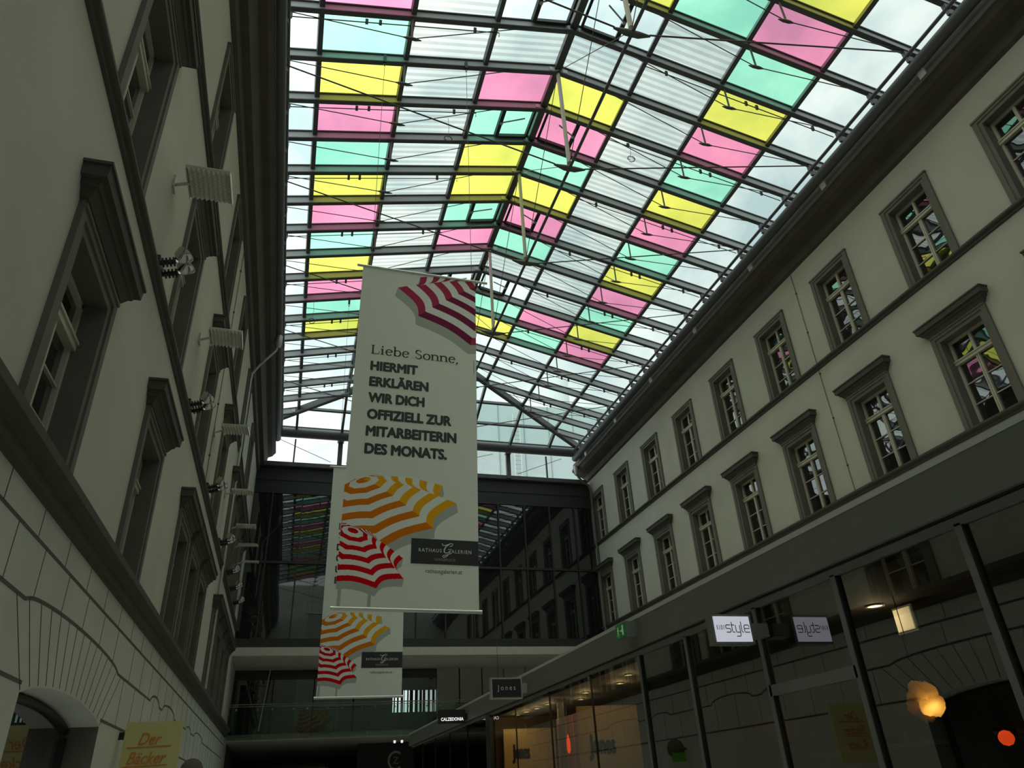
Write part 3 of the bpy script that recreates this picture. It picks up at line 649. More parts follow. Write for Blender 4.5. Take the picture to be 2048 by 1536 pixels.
# ================================================================== THE SHOPS
XS, ZT, ZF, ZHD = 4.25, 3.43, 3.09, 3.02  # shop row, fittings and interiors scaled about the camera, baked as plain numbers
YE = 27.6
tag(MB().box(XS + .04, XR, 1.0, YE, 3.14, 3.38, 'concrete').obj('roof_slab'), 'flat roof of the shop row below the facade windows', 'shop roof', kind='structure')
tag(MB().box(XS - .04, XS + .04, 1.0, YE, ZF, ZT, 'grey_paint').obj('trim_8'), 'plain grey fascia running above all the shopfronts', 'fascia', kind='structure')
tag(MB().box(XS - .042, XS + .05, 1.0, YE, ZT, ZT + .045, 'coping').obj('trim_10'), 'thin pale coping on the top edge of the grey fascia', 'coping', kind='structure')
tag(MB().box(XS, XS + .035, 1.0, YE, ZF - .025, ZF, 'black').obj('trim_9'), 'black shadow gap just under the grey fascia', 'trim', kind='structure')
def shopfront(label, y0, y1, mull, frame=True, transoms=()):
    t = thing('shopfront', label, 'shopfront', (XS, (y0 + y1) / 2, 0), kind='structure'); c = (y0 + y1) / 2
    ys = [y0] + list(mull) + [y1]
    for a, b in zip(ys[:-1], ys[1:]): MB().quad((.03, b - c, 0), (.03, a - c, 0), (.03, a - c, ZHD), (.03, b - c, ZHD), 'shop_glass').obj('glass_pane', t)
    if frame:
        MB().box(0, .06, y0 - c, y1 - c, ZHD - .015, ZF - .02, 'frame_grey').obj('header', t)
        for y in ys:
            m = MB(); m.box(0, .07, y - c - .032, y - c + .025, 0, ZHD, 'frame_grey'); m.box(.004, .04, y - c - .046, y - c - .032, 0, ZHD, 'black'); m.obj('mullion', t)
        for (a, b, z) in transoms: MB().box(0, .07, a - c, b - c, z - .05, z + .042, 'frame_grey').obj('transom', t)
    else:
        MB().box(0, .06, y0 - c, y1 - c, ZHD, ZF - .02, 'grey_paint').obj('header', t)
        for y in mull: MB().box(.015, .04, y - c - .008, y - c + .008, 0, ZHD, 'black').obj('glass_seam', t)
    return t
shopfront('framed glass shopfront of the home store, beneath the illuminated white blade sign', 1.1, 8.86, [2.4, 3.70, 5.02, 6.21, 7.62], True, [(5.02, 6.21, 2.276)])
shopfront('frameless glass shopfront of the fashion store with warm lit walls', 8.86, 16.45, [10.6, 12.52, 14.6], False)
tag(MB().box(XS - .015, XS + .17, 16.45, 16.83, 0, ZF - .03, 'black').obj('pillar'), 'black pillar between the warm lit store and the hosiery store', 'pillar', kind='structure')
shopfront('dim glass shopfront of the hosiery store, farthest along the row', 16.83, 27.2, [18.8, 20.9, 23.0, 25.1], False)
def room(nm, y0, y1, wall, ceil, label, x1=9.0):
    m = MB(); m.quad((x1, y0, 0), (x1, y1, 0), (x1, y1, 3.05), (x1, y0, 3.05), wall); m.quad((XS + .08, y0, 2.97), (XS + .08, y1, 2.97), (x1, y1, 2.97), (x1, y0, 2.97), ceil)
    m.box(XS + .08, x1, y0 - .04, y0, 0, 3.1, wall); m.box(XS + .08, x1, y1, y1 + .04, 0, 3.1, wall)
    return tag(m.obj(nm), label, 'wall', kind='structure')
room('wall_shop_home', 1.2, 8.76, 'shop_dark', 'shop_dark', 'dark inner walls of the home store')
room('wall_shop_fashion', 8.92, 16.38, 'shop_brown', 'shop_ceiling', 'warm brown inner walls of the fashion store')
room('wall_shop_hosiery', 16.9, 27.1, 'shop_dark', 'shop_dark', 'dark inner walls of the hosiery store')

# ---- fashion store: lit partition panels with black lettering, downlights, red lamp, curtains
def wall_panel(x0, x1, y, label, lt):
    t = thing('shop_partition', label, 'partition', (x0, y, 0), 'cream lettered partitions')
    MB().box(0, x1 - x0, 0, .06, 0, 2.72, 'shop_cream').obj('panel', t)
    m = MB(); fat_text(m, 'Jones', 'ink_black', lambda u, v, d: (u, -.008 - d, v), lt[0], lt[1], lt[2], lt[3], .015); m.obj('lettering', t)
wall_panel(4.50, 5.54, 11.85, 'cream lit display panel with large black lettering, nearer the home store', (.14, 2.02, .46, .29))
wall_panel(4.45, 5.58, 16.15, 'cream lit display panel with small black lettering, beside the black pillar', (.165, 2.15, .39, .28))
def point(e, col, rad=.05):
    l = bpy.data.lights.new('lamp', 'POINT'); l.energy = e; l.color = col; l.shadow_soft_size = rad; return l
DL = [(5.02, 9.55, .9), (4.70, 10.18, .6), (4.95, 11.08, 1.), (4.81, 12.2, 1), (5.09, 13.17, .8), (4.70, 13.87, 1), (4.70, 14.57, 1), (4.68, 15.2, 1), (4.67, 15.82, .8)]
DLN = ['first', 'second', 'third', 'fourth', 'fifth', 'sixth', 'seventh', 'eighth', 'ninth']
for i, (x, y, q) in enumerate(DL):
    t = thing('downlight', 'small warm downlight in the fashion store ceiling, %s counted from the home store' % DLN[i], 'light', (x, y, 2.97), 'ceiling downlights in the fashion store')
    MB().lathe((0, 0, 0), [(.03, -.004), (.06, -.004), (.06, -.02), (.03, -.02)], 'galvanised', 12).obj('rim', t)
    MB().lathe((0, 0, -.009), [(.001, 0), (.042, 0)], 'lamp_glow', 12).obj('lens', t)
    o = bpy.data.objects.new('lamp', point(3.6 * q, (1, .66, .3))); C.objects.link(o); o.parent = t; o.location = (0, 0, -.11)
t = thing('pendant_lamp', 'glowing red drop-shaped lamp between the cream panels', 'lamp', (4.70, 12.93, 2.23))
MB().lathe((0, 0, 0), [(.004, .155), (.025, .085), (.035, 0), (.032, -.085), (.014, -.13), (.001, -.14)], 'red_glow', 12).obj('lamp_shade', t); MB().tube([(0, 0, .14), (0, 0, .74)], .003, 'black', 5).obj('cord', t)
m = MB(); n = 60
for i in range(n):
    f = i / n; g_ = (i + 1) / n; xa = 5.3 + .05 * math.sin(i * 1.9); xb = 5.3 + .05 * math.sin((i + 1) * 1.9)
    m.quad((xa, 12.82 + 2.3 * f, 0), (xb, 12.82 + 2.3 * g_, 0), (xb, 12.82 + 2.3 * g_, 2.8), (xa, 12.82 + 2.3 * f, 2.8), 'curtain_red')
tag(m.obj('curtain'), 'reddish pleated curtain between the two cream panels', 'curtain')
tag(MB().box(5.72, 5.79, 10.04, 11.08, 0, 2.12, 'orange_panel').obj('display_board'), 'bright orange display board beside the home store partition', 'board')
tag(MB().box(4.43, 4.53, 12.55, 12.63, 0, 2.85, 'frame_grey').obj('door_post'), 'slim grey post behind the seam of the warm lit shopfront', 'post')

# ---- home store: lamps and vases seen through the glass
cloth_mat('shade_paper', (.86, .72, .42), .6)
t = thing('paper_lamp', 'glowing crumpled paper lamp hanging in the home store', 'lamp', (5.02, 5.24, 2.06))
m = MB(); random.seed(11)
for (dx, dy, dz, r) in ((0, 0, .05, .115), (.015, -.04, -.02, .10), (-.02, .045, .0, .10), (.0, .015, -.095, .06)):
    n1, n2 = 8, 12; vs = []; fs = []
    for a_ in range(n1 + 1):
        for b_ in range(n2):
            th = math.pi * a_ / n1; ph = 2 * math.pi * b_ / n2; rr = r * (1 + random.uniform(-.14, .14)) * (1 if 0 < a_ < n1 else .8)
            vs.append((dx + rr * math.sin(th) * math.cos(ph), dy + rr * math.sin(th) * math.sin(ph), dz + rr * math.cos(th)))
    for a_ in range(n1):
        for b_ in range(n2): fs.append((a_ * n2 + b_, a_ * n2 + (b_ + 1) % n2, (a_ + 1) * n2 + (b_ + 1) % n2, (a_ + 1) * n2 + b_))
    m.add(vs, fs, 'shade_paper', True)
m.obj('lamp_shade', t); MB().tube([(0, 0, .14), (0, 0, .9)], .004, 'black', 5).obj('cord', t)
o = bpy.data.objects.new('bulb', point(1.3, (1, .62, .22), .02)); C.objects.link(o); o.parent = t; o.location = (-.015, -.07, -.04)
t = thing('globe_lamp', 'small round lamp glowing bright red low in the home store', 'lamp', (5.02, 4.59, 1.75))
MB().lathe((0, 0, 0), [(.001, .052), (.032, .042), (.049, .018), (.052, 0), (.049, -.018), (.032, -.042), (.001, -.052)], 'red_glow', 14).obj('globe', t); MB().tube([(0, 0, .05), (0, 0, 1.21)], .0035, 'black', 5).obj('cord', t)
t = thing('downlight', 'round warm downlight in the ceiling of the home store', 'light', (5.3, 5.785, 2.965)); MB().lathe((0, 0, -.014), [(.001, 0), (.07, 0)], 'lamp_glow', 14).obj('lens', t); MB().lathe((0, 0, 0), [(.07, -.02), (.09, -.02), (.09, 0)], 'galvanised', 14).obj('rim', t)
o = bpy.data.objects.new('lamp', point(2., (1, .72, .4))); C.objects.link(o); o.parent = t; o.location = (0, 0, -.15)
t = thing('ceiling_light', 'square pale lamp panel mounted by the ceiling of the home store', 'light', (5.51, 5.69, 2.81)); MB().box(-.015, .0, -.105, .105, -.10, .10, 'lamp_soft').obj('diffuser', t); MB().box(.0, .035, -.125, .125, -.12, .12, 'frame_grey').obj('frame', t)
for (x, y, r, h, lb) in ((5.51, 8.3, .29, .29, 'large dark red drum lampshade near the fashion store partition'), (5.3, 7.7, .18, .21, 'smaller dark red drum lampshade beside the larger one')):
    t = thing('drum_lamp', lb, 'lamp', (x, y, 1.91)); MB().lathe((0, 0, 0), [(r, 0), (r * .98, h)], 'red_drum', 20).obj('lamp_shade', t); MB().tube([(0, 0, h), (0, 0, 1.05)], .004, 'black', 5).obj('cord', t)
tag(MB().box(5.5, 5.8, 5.7, 8.1, 1.77, 1.80, 'shelf_wood').obj('shelf'), 'wooden shelf of dark vases in the home store', 'shelf')
for (x, y, r, h, lb) in ((5.61, 7.3, .05, .28, 'tall slim dark vase at the end of the shelf'), (5.61, 6.9, .09, .17, 'squat dark pot in the middle of the shelf'), (5.61, 6.4, .14, .085, 'low wide dark bowl on the shelf')):
    tag(MB().lathe((0, 0, 0), [(.001, 0), (r * .7, 0), (r * .9, h * .4), (r, h), (r * .93, h), (r * .8, h * .5), (.001, h * .1)], 'vase_dark', 16).obj('vase', loc=(x, y, 1.80)), lb, 'vase')

# ---- blade signs
def blade(label, y, z, wd, ht, gap, frame_mat):
    t = thing('shop_sign', label, 'sign', (XS - .04 - gap - wd, y, z))
    MB().box(-.014, wd + .014, .0, .11, -.014, ht + .014, frame_mat).obj('sign_box', t)
    MB().box(wd + .014, wd + gap + .045, .035, .20, ht * .25, ht * .75, frame_mat).obj('bracket', t)
    return t
fn = lambda u, v: (u, -.0125, v)
t = blade('illuminated white blade sign with thin black lettering above the home store door', 6.0, 2.66, .38, .235, .16, 'frame_grey')
MB().box(0, .367, -.0085, 0, .007, .228, 'lit_white').obj('sign_face', t)
m = MB(); q = .63; fq = lambda u, v: fn(u * q, v * q)
for i, ch in enumerate('INN'):
    x = .035 + .045 * i; z = .175; h = .065
    P = [(x, z), (x, z + h)] if ch == 'I' else [(x - .012, z), (x - .012, z + h), (x + .022, z), (x + .022, z + h)]
    stroke(m, P, .0105, 'ink_black', fq)
def glyph(x, P, wd=.0125): stroke(m, [(x + a, .14 + b) for a, b in P], wd, 'ink_black', fq)
h = .10
glyph(.175, [(.075, h), (.01, h), (0, h - .01), (0, .06), (.01, .05), (.065, .05), (.075, .04), (.075, .01), (.065, 0), (0, 0)])
glyph(.275, [(0, .145), (0, .012), (.012, 0), (.04, 0)]); glyph(.262, [(0, h), (.055, h)])
glyph(.335, [(0, h), (0, .012), (.012, 0), (.06, 0)]); glyph(.335, [(.068, h), (.068, -.04), (.058, -.055), (0, -.055)])
glyph(.43, [(0, .15), (0, .012), (.012, 0), (.025, 0)])
glyph(.475, [(.085, 0), (.012, 0), (0, .012), (0, h - .012), (.012, h), (.07, h), (.082, h - .012), (.082, .05), (0, .05)])
m.obj('lettering', t)
t = blade('square black blade sign with spaced white letters outside the fashion store', 13.5, 3.04, .56, .33, .12, 'galvanised')
MB().box(.014, .546, -.0085, 0, .014, .316, 'ink_black').obj('sign_face', t)
m = MB(); put_text(m, 'Jones', 'exterior_metal', fn, .105, .132, .335, .084, spacing=1.5); m.obj('lettering', t)
MB().tube([(.14, .055, .34), (.14, .055, 2.0)], .004, 'cable', 5).obj('hanger_wire', t)
t = blade('small black blade sign with glowing white capitals beyond the black pillar', 18.5, 3.06, .62, .27, .06, 'black')
m = MB(); put_text(m, 'CALZEDONIA', 'lit_letters', fn, .042, .042, .545, .07, bold=.02); m.obj('lettering', t)
t = thing('exit_sign', 'green emergency exit sign box fixed on the grey fascia', 'sign', (XS - .04, 8.83, 3.21))
MB().box(-.167, 0, -.153, .153, 0, .188, 'frame_grey').obj('sign_box', t); MB().box(-.174, -.167, -.14, .146, .008, .18, 'sign_green').obj('sign_face', t)
fe = lambda u, v: (-.1755, -u * .697, v * .697); m = MB()
stroke(m, [(.10, .05), (.10, .22)], .055, 'sign_pale', fe); stroke(m, [(-.02, .13), (.05, .13)], .02, 'sign_pale', fe); m.add([fe(.045, .10), fe(.045, .16), fe(.08, .13)], [(0, 1, 2)], 'sign_pale'); m.obj('door_pictogram', t)
m = MB(); stroke(m, [(-.10, .215), (-.105, .185), (-.105, .18), (-.115, .11)], .03, 'sign_pale', fe); stroke(m, [(-.115, .115), (-.075, .08), (-.085, .03)], .016, 'sign_pale', fe); stroke(m, [(-.118, .115), (-.14, .07), (-.17, .07)], .016, 'sign_pale', fe); stroke(m, [(-.105, .17), (-.06, .14)], .012, 'sign_pale', fe); stroke(m, [(-.105, .17), (-.15, .15)], .012, 'sign_pale', fe)
m.obj('running_figure', t)
# dark wall with the ring emblem beyond the last shop
t = thing('emblem_wall', 'black wall with a pale ring-shaped letter emblem beyond the last shop', 'wall', (3.6, 40.0, 0))
MB().box(0, 3.0, 0, .1, 0, 3.95, 'near_black').obj('wall_panel', t); m = MB()
stroke(m, arc(1.86, 3.15, .34, .38, 48, 312, 24), .09, 'panel_grey', lambda u, v: (u, -.01, v))
stroke(m, [(1.76, 3.29), (1.96, 3.29), (1.77, 3.02), (1.99, 3.02)], .045, 'panel_grey', lambda u, v: (u, -.01, v)); m.obj('emblem', t)
for (x, y, z, lb) in ((5.2, 38.6, 3.9, 'bright small spotlight under the gallery, beside the fascia end'), (5.55, 38.6, 3.9, 'dimmer small spotlight under the gallery, next to the bright one')):
    tag(MB().lathe((0, 0, 0), [(.001, -.07), (.05, -.06), (.06, 0), (.05, .05)], 'lit_letters', 10).obj('spotlight', loc=(x, y, z)), lb, 'light')

# ================================================================== BAKERY SIGNS ON THE NEAR FACADE
t = thing('bakery_sign', 'pale yellow hanging sign with orange lettering and two rules', 'sign', (XL + .08, 12.8, 1.72))
MB().box(0, .77, 0, .10, 0, 1.03, 'sign_yellow').obj('sign_board', t); MB().box(-.08, .0, .03, .07, .8, .9, 'black').obj('bracket', t); MB().box(-.08, .0, .03, .07, .15, .25, 'black').obj('bracket', t)
m = MB(); fb_ = lambda u, v: (u, -.006, v)
for s_, u0, wd, v0, hh in (('Der', .20, .32, .72, .16), ('Bäcker', .09, .53, .47, .16), ('Ruetz', .10, .48, .22, .16)): put_text(m, s_, 'sign_orange', fb_, u0, v0, wd, hh, bold=.012, shear=.35)
m.obj('lettering', t); m = MB(); stroke(m, [(.06, .685), (.66, .70)], .018, 'sign_orange', fb_); stroke(m, [(.04, .435), (.64, .45)], .018, 'sign_orange', fb_); m.obj('rule_lines', t)
t = thing('round_sign', 'grey round sign above a lime green tab, beyond the yellow bakery sign', 'sign', (XL + .02, 20.3, 2.05))
MB().lathe((.32, 0, .32), [(.001, -.05), (.24, -.05), (.25, 0), (.24, .05), (.001, .05)], 'stone_dark', 24, axis=(0, 1, 0)).obj('disc', t); MB().box(.10, .50, -.12, -.06, .0, .22, 'lime_green').obj('tab', t); MB().box(0, .10, -.02, .02, .28, .34, 'black').obj('bracket', t)

# ================================================================== REFLECTORS AND PROJECTORS ON THE FACADE
def make_reflector():
    t = thing('reflector_panel', None, None)
    m = MB(); m.box(0, .03, -.10, .10, -.10, .10, 'galvanised'); m.tube([(.03, 0, 0), (.24, 0, .08)], .025, 'galvanised', 8); m.obj('wall_arm', t)
    m = MB(); m.box(.18, .80, -.33, .33, .10, .125, 'aluminium'); m.obj('panel_frame', t)
    g = MB(); nx, ny = 9, 10
    for i in range(nx):
        for k in range(ny):
            x0 = .19 + .60 * i / nx; y0 = -.32 + .64 * k / ny; dx = .60 / nx; dy = .64 / ny
            g.add([(x0, y0, .10), (x0 + dx, y0, .10), (x0 + dx, y0 + dy, .10), (x0, y0 + dy, .10), (x0 + dx * .5, y0 + dy * .25, .045), (x0 + dx * .5, y0 + dy * .75, .045)],
                  [(0, 1, 4), (1, 2, 5, 4), (2, 3, 5), (3, 0, 4, 5)], 'facet_metal')
    g.obj('facet_grid', t)
    MB().box(.18, .195, -.33, .33, .04, .11, 'aluminium').obj('side_lip', t); MB().box(.785, .80, -.33, .33, .04, .11, 'aluminium').obj('side_lip', t)
    return t
def make_projector():
    t = thing('projector_spotlight', None, None)
    m = MB(); m.box(0, .06, -.16, .16, 0, .22, 'near_black'); m.obj('mount_box', t)
    for sy in (-.13, .13):
        h = MB(); h.tube([(.06, sy, .10), (.26, sy, .16)], .035, 'near_black', 8)
        for q in range(4): h.tube([(.09 + .045 * q, sy, .11 + .013 * q), (.115 + .045 * q, sy, .117 + .013 * q)], .065, 'near_black', 10)
        hd = h.obj('lamp_head', t)
        MB().lathe((.27, sy, .17), [(.035, 0), (.10, .06), (.125, .15), (.125, .18)], 'lens', 16, axis=(.55, 0, .83)).obj('reflector_bowl', hd)
        MB().lathe((.27, sy, .17), [(.001, .16), (.118, .165)], 'clear_glass', 16, axis=(.55, 0, .83)).obj('lens', hd)
    return t
RY = [8.81, 13.09, 17.37, 21.65, 24.86, 27.0, 29.14]
rp0 = make_reflector(); pj0 = make_projector()
for i, y in enumerate(RY):
    o = rp0 if i == 0 else copy_tree(rp0); o.location = (XL, y, 8.05 + H); o.rotation_euler = (math.radians((0, 3, 6, 9, 9, 12, 12)[i]), 0, .03 * (0, 1, -1, 2, 1, -2, 1)[i])
    tag(o, 'faceted metal reflector panel on a wall arm, %s counted from the glass block' % ORD[6 - i], 'reflector', 'reflector panels on the facade')
    o = pj0 if i == 0 else copy_tree(pj0); o.location = (XL, y + .15, 6.50 + H)
    tag(o, 'twin projector spotlight above the thin moulding, %s counted from the glass block' % ORD[6 - i], 'spotlight', 'twin projectors on the facade')

# ---- pipes and wires on the walls
def pipe(label, pts, r, mat, name='downpipe', hopper=None):
    t = thing(name, label, 'pipe', pts[0]); o = Vector(pts[0]); MB().tube([Vector(p) - o for p in pts], r, mat, 10).obj('pipe', t)
    if hopper: h = Vector(hopper) - o; MB().lathe(h, [(.06, -.25), (.11, -.12), (.13, .25), (.11, .25)], 'galvanised', 14).obj('hopper', t)
    z0, z1 = pts[-1][2], pts[-2][2]
    for k in range(4): z = z0 + (z1 - z0) * (k + .5) / 4 - o.z; MB().lathe((pts[-1][0] - o.x, pts[-1][1] - o.y, z), [(r + .015, -.025), (r + .015, .025)], mat, 10).obj('pipe_clip', t)
pipe('rainwater pipe down the corner by the shop-side eaves and the glass block', [(13.62, 32.9, 14.55 + H), (13.64, 32.9, 14.2 + H), (13.9, 32.9, 13.85 + H), (14.2, 32.9, 13.7 + H), (14.30, 32.9, 13.4 + H), (14.30, 32.9, 4.3)], .055, 'stone_dark', hopper=(13.6, 32.9, 14.5 + H))
pipe('rainwater pipe from the pale hopper down the reflector facade', [(-1.45, 23.4, 14.5 + H), (-1.5, 23.4, 14.25 + H), (-2.0, 23.4, 13.55 + H), (-2.2, 23.4, 13.2 + H), (-2.22, 23.4, 12.9 + H), (-2.22, 23.4, 4.5)], .045, 'galvanised', hopper=(-1.45, 23.4, 14.6 + H))
def wire(label, x, s, y, z0, z1):
    t = thing('conduit', label, 'wire', (x, y, z0)); MB().tube([(s * .02, 0, 0), (s * .02, .015, (z1 - z0) * .5), (s * .02, 0, z1 - z0)], .009, 'cable', 5).obj('wire', t)
    for k in range(5): MB().box(min(0, s * .04), max(0, s * .04), -.02, .02, (z1 - z0) * (k + .5) / 5 - .02, (z1 - z0) * (k + .5) / 5 + .02, 'cable').obj('wire_clip', t)
wire('thin wire run with clips down the plaster between windows above the shops', XR, -1, 15.2, 6.65 + H, 14.0 + H)
wire('thin wire run with clips down the plaster of the reflector facade', XL, 1, 17.05, 6.6 + H, 13.5 + H)

# ================================================================== THE BANNERS
BW, BH = 2.385, 6.95
cloth_mat('banner_white', (.80, .82, .76)); cloth_mat('print_white', (.84, .86, .82)); cloth_mat('print_grey', (.46, .48, .45))
cloth_mat('orange', srgb(226, 126, 34)); cloth_mat('orange_deep', srgb(190, 92, 36)); cloth_mat('amber', srgb(246, 176, 40))
cloth_mat('red', srgb(216, 22, 32)); cloth_mat('red_deep', srgb(170, 20, 32)); cloth_mat('maroon', srgb(178, 64, 94)); cloth_mat('maroon_deep', srgb(130, 48, 80))
pmat('letter_white', (.62, .63, .60), .8); pmat('letter_grey', (.33, .34, .33), .8)
def parasol(out, cx, cy, R, tilt, roll, drop, rings, np_, phase, cols, white, sag=.12, sh=(0, -.14)):
    """printed picture of an open striped parasol seen obliquely: polygons in painting order"""
    ct, st_ = math.cos(math.radians(tilt)), math.sin(math.radians(tilt)); cr_, sr = math.cos(math.radians(roll)), math.sin(math.radians(roll))
    def P(rad, ang, edge):        # edge 0..1 across a panel
        f = 1 - sag * rad * (1 - (2 * edge - 1) ** 2)
        chord = math.cos(math.pi / np_) / math.cos((edge - .5) * 2 * math.pi / np_)
        rr = rad * f * chord * R; hgt = -drop * R * rad ** 1.5
        X = rr * math.cos(ang); Y = rr * math.sin(ang) * ct + hgt * st_
        return (cx + X * cr_ - Y * sr, cy + X * sr + Y * cr_)
    K = 6; da = 2 * math.pi / np_
    for k in range(np_):
        for e in range(K):
            a0, a1 = P(1, phase + da * (k + e / K), e / K), P(1, phase + da * (k + (e + 1) / K), (e + 1) / K)
            out.append(([a0, a1, (a1[0] + sh[0], a1[1] + sh[1]), (a0[0] + sh[0], a0[1] + sh[1])], 'print_grey'))
    for k in range(np_):
        for ri in range(rings):
            r0, r1 = ri / rings, (ri + 1) / rings; mat = cols[k % len(cols)] if ri % 2 == 0 else white
            for e in range(K):
                q = [P(r0, phase + da * (k + e / K), e / K), P(r0, phase + da * (k + (e + 1) / K), (e + 1) / K), P(r1, phase + da * (k + (e + 1) / K), (e + 1) / K), P(r1, phase + da * (k + e / K), e / K)]
                ar = sum(q[i][0] * q[(i + 1) % 4][1] - q[(i + 1) % 4][0] * q[i][1] for i in range(4))
                if ar <= 0: out.append((q, mat))
def printed_cloth(mb, polys, W, Ht, dz=.006):
    """one sheet of cloth woven row by row, each row cut into the printed colours"""
    nrow = int(Ht / dz); rows = [[] for _ in range(nrow)]
    for order, (q, mat) in enumerate(polys):
        z0 = min(p[1] for p in q); z1 = max(p[1] for p in q)
        for k in range(max(0, int(z0 / dz) - 1), min(nrow, int(z1 / dz) + 2)):
            zc = (k + .5) * dz; xs = []
            for i in range(len(q)):
                a, b = q[i - 1], q[i]
                if (a[1] <= zc) != (b[1] <= zc): xs.append(a[0] + (b[0] - a[0]) * (zc - a[1]) / (b[1] - a[1]))
            xs.sort()
            for i in range(0, len(xs) - 1, 2):
                xa, xb = max(0, xs[i] - 1e-4), min(W, xs[i + 1] + 1e-4)
                if xb > xa: rows[k].append((xa, xb, mat))
    prev = None
    for k in range(nrow):
        runs = [(0., W, 'banner_white')]
        for xa, xb, mat in rows[k]:
            new = []
            for (u, v, m_) in runs:
                if v <= xa or u >= xb: new.append((u, v, m_)); continue
                if u < xa: new.append((u, xa, m_))
                if v > xb: new.append((xb, v, m_))
            new.append((xa, xb, mat)); runs = new
        runs.sort(); mg = []
        for u, v, m_ in runs:
            if v - u < 2e-4: continue
            if mg and mg[-1][2] == m_: mg[-1] = (mg[-1][0], v, m_)
            else: mg.append((u, v, m_))
        if prev and len(mg) == 1 and len(prev[0]) == 1 and mg[0][2] == prev[0][0][2]: continue
        if prev:
            for u, v, m_ in prev[0]: mb.quad((u, 0, prev[1] * dz), (v, 0, prev[1] * dz), (v, 0, k * dz), (u, 0, k * dz), m_)
        prev = (mg, k)
    for u, v, m_ in prev[0]: mb.quad((u, 0, prev[1] * dz), (v, 0, prev[1] * dz), (v, 0, Ht), (u, 0, Ht), m_)
def serif_line(mb, lay, u0, v0, ch, only=None):
    """slender serif lettering: Liebe Sonne,"""
    T, t = .032, .016; xh = ch * .66
    F = lambda u, v: lay(u, v, .004)
    def st(P, wd=T, ws=None): stroke(mb, [(u0 + a, v0 + b) for a, b in P], wd, 'ink', F, widths=ws)
    def serif(x, y, w_=.036): st([(x - w_, y + .006), (x + w_, y + .006)], .012)
    def E(x): st(arc(x + .06, xh * .5, .058, xh * .5, 10, 318, 18), ws=[t + (T - t) * abs(math.cos(math.radians(10 + 308 * i / 18))) for i in range(19)]); st([(x + .006, xh * .56), (x + .116, xh * .56)], t)
    def Nn(x): st([(x, 0), (x, xh)]); serif(x, 0); st([(x - .035, xh - .012), (x, xh)], t); st([(x, xh * .7)] + arc(x + .055, xh * .66, .05, xh * .32, 150, 10, 8) + [(x + .107, 0)], ws=[t] * 3 + [T * .8] * 4 + [T] * 4); serif(x + .107, 0)
    def O(x): st(arc(x + .066, xh * .5, .062, xh * .5, 0, 360, 22), ws=[t + (T - t) * abs(math.cos(2 * math.pi * i / 22)) for i in range(23)])
    def S_(x): st([(x + .11, ch * .78), (x + .10, ch * .93)] + arc(x + .062, ch * .76, .05, ch * .22, 70, 235, 8) + arc(x + .062, ch * .25, .056, ch * .25, 65, -150, 12) + [(x + .0, ch * .2)], ws=[t, t] + [t + (T - t) * math.sin(math.pi * i / 8) for i in range(9)] + [T - (T - t) * abs(i - 5) / 7 for i in range(13)] + [t])
    if only == 'S': S_(.02); return
    st([(.03, 0), (.03, ch)]); serif(.03, ch - .012); serif(.03, 0); st([(.03, .007), (.14, .007), (.155, .06)], t)
    if only == 'L': return
    x = .215; st([(x, 0), (x, xh)]); serif(x, 0); st([(x - .035, xh - .012), (x, xh)], t); st([(x - .018, ch * .9), (x + .018, ch * .9)], .034)
    E(.285)
    x = .455; st([(x, 0), (x, ch * 1.06)]); st([(x - .035, ch * 1.05), (x, ch * 1.06)], t); st(arc(x + .05, xh * .5, .062, xh * .5, 150, -150, 16), ws=[t + (T - t) * abs(math.cos(math.radians(150 - 300 * i / 16))) for i in range(17)])
    E(.61)
    S_(.86)
    O(1.02); Nn(1.20); Nn(1.375)
    E(1.535)
    st([(1.70, .02), (1.70, .0), (1.675, -.05)], .03, ws=[.036, .03, .008])
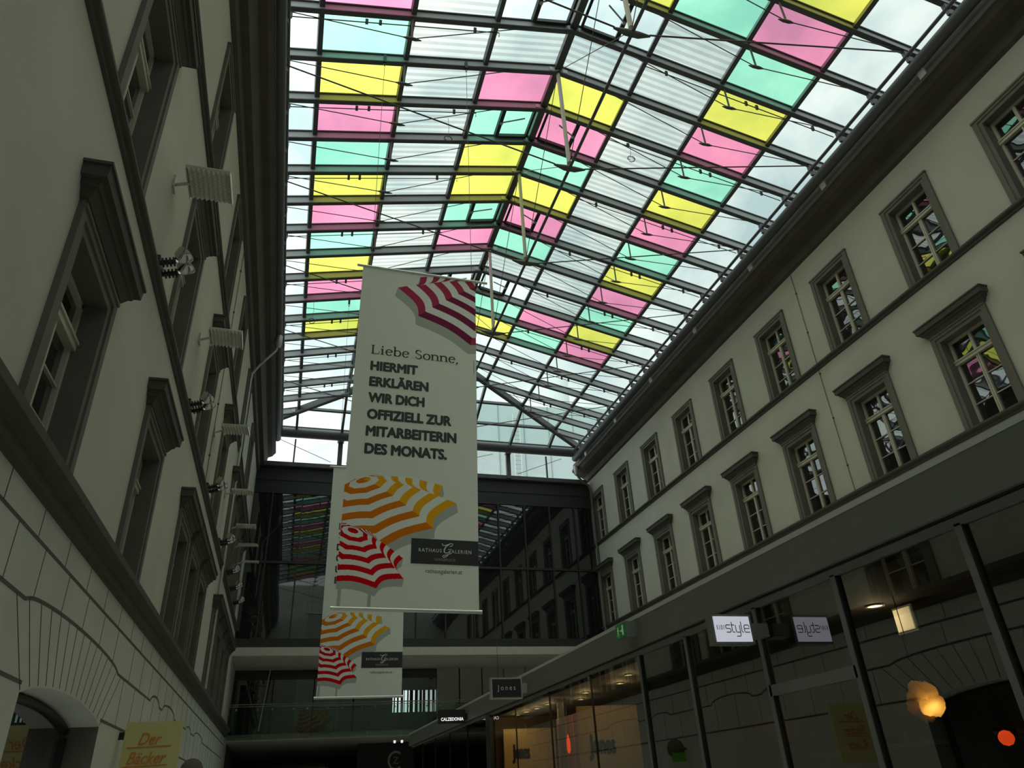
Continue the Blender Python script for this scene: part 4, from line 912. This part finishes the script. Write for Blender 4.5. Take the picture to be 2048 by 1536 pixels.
def make_banner(second=False):
    t = thing('hanging_banner', None, None)
    lay = lambda u, v, z=0.: (u, -z - .004, v)
    pl = [([(u, .0), (u + .055, .0), (u + .06, .32), (u + .005, .32)], 'print_grey') for u in (.03, .515)]
    parasol(pl, 2.62, 6.90, 1.63, 65.9, -21.4, .64, 11, 8, math.radians(188.7), ['maroon', 'maroon_deep', 'maroon', 'maroon'], 'print_white', sh=(-.05, -.22))
    parasol(pl, .31, 2.225, 1.52, 68.0, 18.5, .52, 11, 9, math.radians(-12), ['amber', 'orange', 'orange', 'orange', 'orange', 'orange', 'orange', 'orange', 'amber'], 'print_white', sh=(.03, -.17))
    parasol(pl, .207, 1.296, 1.09, 63.6, -15.5, .45, 11, 9, math.radians(-11), ['red', 'red_deep', 'red_deep', 'red_deep', 'red', 'red', 'red', 'red', 'red'], 'print_white', sh=(-.02, -.13))
    m = MB(); printed_cloth(m, pl, BW, BH); m.obj('printed_cloth', t)
    for z, nm in ((BH, 'top_rail'), (-.01, 'bottom_rail')): MB().tube([(-.12 if z > 1 else -.06, .0, z), (BW + (.26 if z > 1 else .05), .0, z)], .028 if z > 1 else .034, 'aluminium', 10).obj(nm, t)
    # lettering
    m = MB(); F = lambda u, v: lay(u, v, .003)
    if second:
        serif_line(m, lay, .29, 4.85, .2, 'L'); serif_line(m, lay, .29, 4.56, .2, 'S')
        for s_, v0 in (('D', 4.18), ('G', 3.84), ('U', 3.49), ('E', 3.16)): fat_text(m, s_, 'ink', lambda u, v, d: lay(u, v, .003 + d), .275, v0, .13 if s_ != 'E' else .10, .216, .014)
    else:
        serif_line(m, lay, .29, 4.835, .2)
        for s_, v0, u1 in (('HIERMIT', 4.459, 1.212), ('ERKLÄREN', 4.111, 1.43), ('WIR DICH', 3.765, 1.362), ('OFFIZIELL ZUR', 3.416, 1.885), ('MITARBEITERIN', 3.068, 1.985), ('DES MONATS.', 2.716, 1.806)):
            fat_text(m, s_, 'ink', lambda u, v, d: lay(u, v, .003 + d), .292, v0, u1 - .292, .216, .0145)
    put_text(m, 'rathausgalerien.at', 'ink', F, 1.461, .613, .632, .072, bold=.004, hbase='h')
    for k in range(11): m.quad(F(2.325, 4.63 + .028 * k), F(2.338, 4.63 + .028 * k), F(2.338, 4.648 + .028 * k), F(2.325, 4.648 + .028 * k), 'ink')
    m.obj('lettering', t)
    p = MB(); p.quad(lay(1.20, .765, .0075), lay(BW - .003, .765, .0075), lay(BW - .003, 1.204, .0075), lay(1.20, 1.204, .0075), 'ink_black'); p = p.obj('logo_panel', t)
    m = MB(); F2 = lambda u, v: lay(u, v, .0095)
    put_text(m, 'RATHAUS', 'letter_white', F2, 1.33, .975, .40, .062, bold=.01, spacing=1.25); put_text(m, 'ALERIEN', 'letter_white', F2, 1.90, .970, .355, .062, bold=.01, spacing=1.25)
    put_text(m, 'INNSBRUCK', 'letter_grey', F2, 1.609, .826, .367, .046, spacing=1.2)
    gpts = [(1.735, 1.135), (1.745, 1.105), (1.78, 1.10), (1.83, 1.115), (1.885, 1.14), (1.925, 1.135), (1.915, 1.10), (1.87, 1.085)]
    stroke(m, gpts, .014, 'letter_white', F2)
    stroke(m, [(1.87, 1.12), (1.81, 1.09), (1.775, 1.03), (1.775, .985), (1.80, .965), (1.84, .975), (1.88, 1.01), (1.90, 1.04)], .018, 'letter_white', F2, widths=[.008, .018, .024, .022, .016, .014, .012, .012])
    stroke(m, [(1.84, 1.03), (1.91, 1.035)], .012, 'letter_white', F2); stroke(m, [(1.895, 1.04), (1.87, .97), (1.82, .91), (1.765, .89), (1.745, .905), (1.76, .925), (1.80, .93), (1.87, .955), (1.91, .975)], .014, 'letter_white', F2)
    m.obj('logo_lettering', p)
    zt_ = 18.55 + .0
    for u, wx, z in ((.16, -.06, 13.64), (BW - .08, -.10, 14.10)):
        MB().tube([(u, 0, BH), (u + wx, 0, z)], .006, 'cable', 5).obj('hanging_wire', t); MB().box(u + wx - .035, u + wx + .035, -.04, .04, z - .16, z + .10, 'near_black').obj('wire_clamp', t)
        MB().tube([(u + wx * .97, 0, z - .3), (u + wx * .98 + .03, 0, z - .22), (u + wx * .98, 0, z - .14), (u + wx * .98 - .03, 0, z - .22), (u + wx * .97, 0, z - .3)], .008, 'cable', 5).obj('wire_shackle', t)
    return t
bn = make_banner(); bn.location = (.605, 12.1, 2.68 + H); bn.rotation_euler = (0, math.radians(.9), 0)
tag(bn, 'tall white banner with striped parasols and bold lettering, hanging nearest the viewer', 'banner', 'white parasol banners')
b2 = make_banner(True); b2.location = (.80, 22.43, 2.51 + H)
tag(b2, 'matching white parasol banner hanging farther back, half hidden by the nearer one', 'banner', 'white parasol banners')
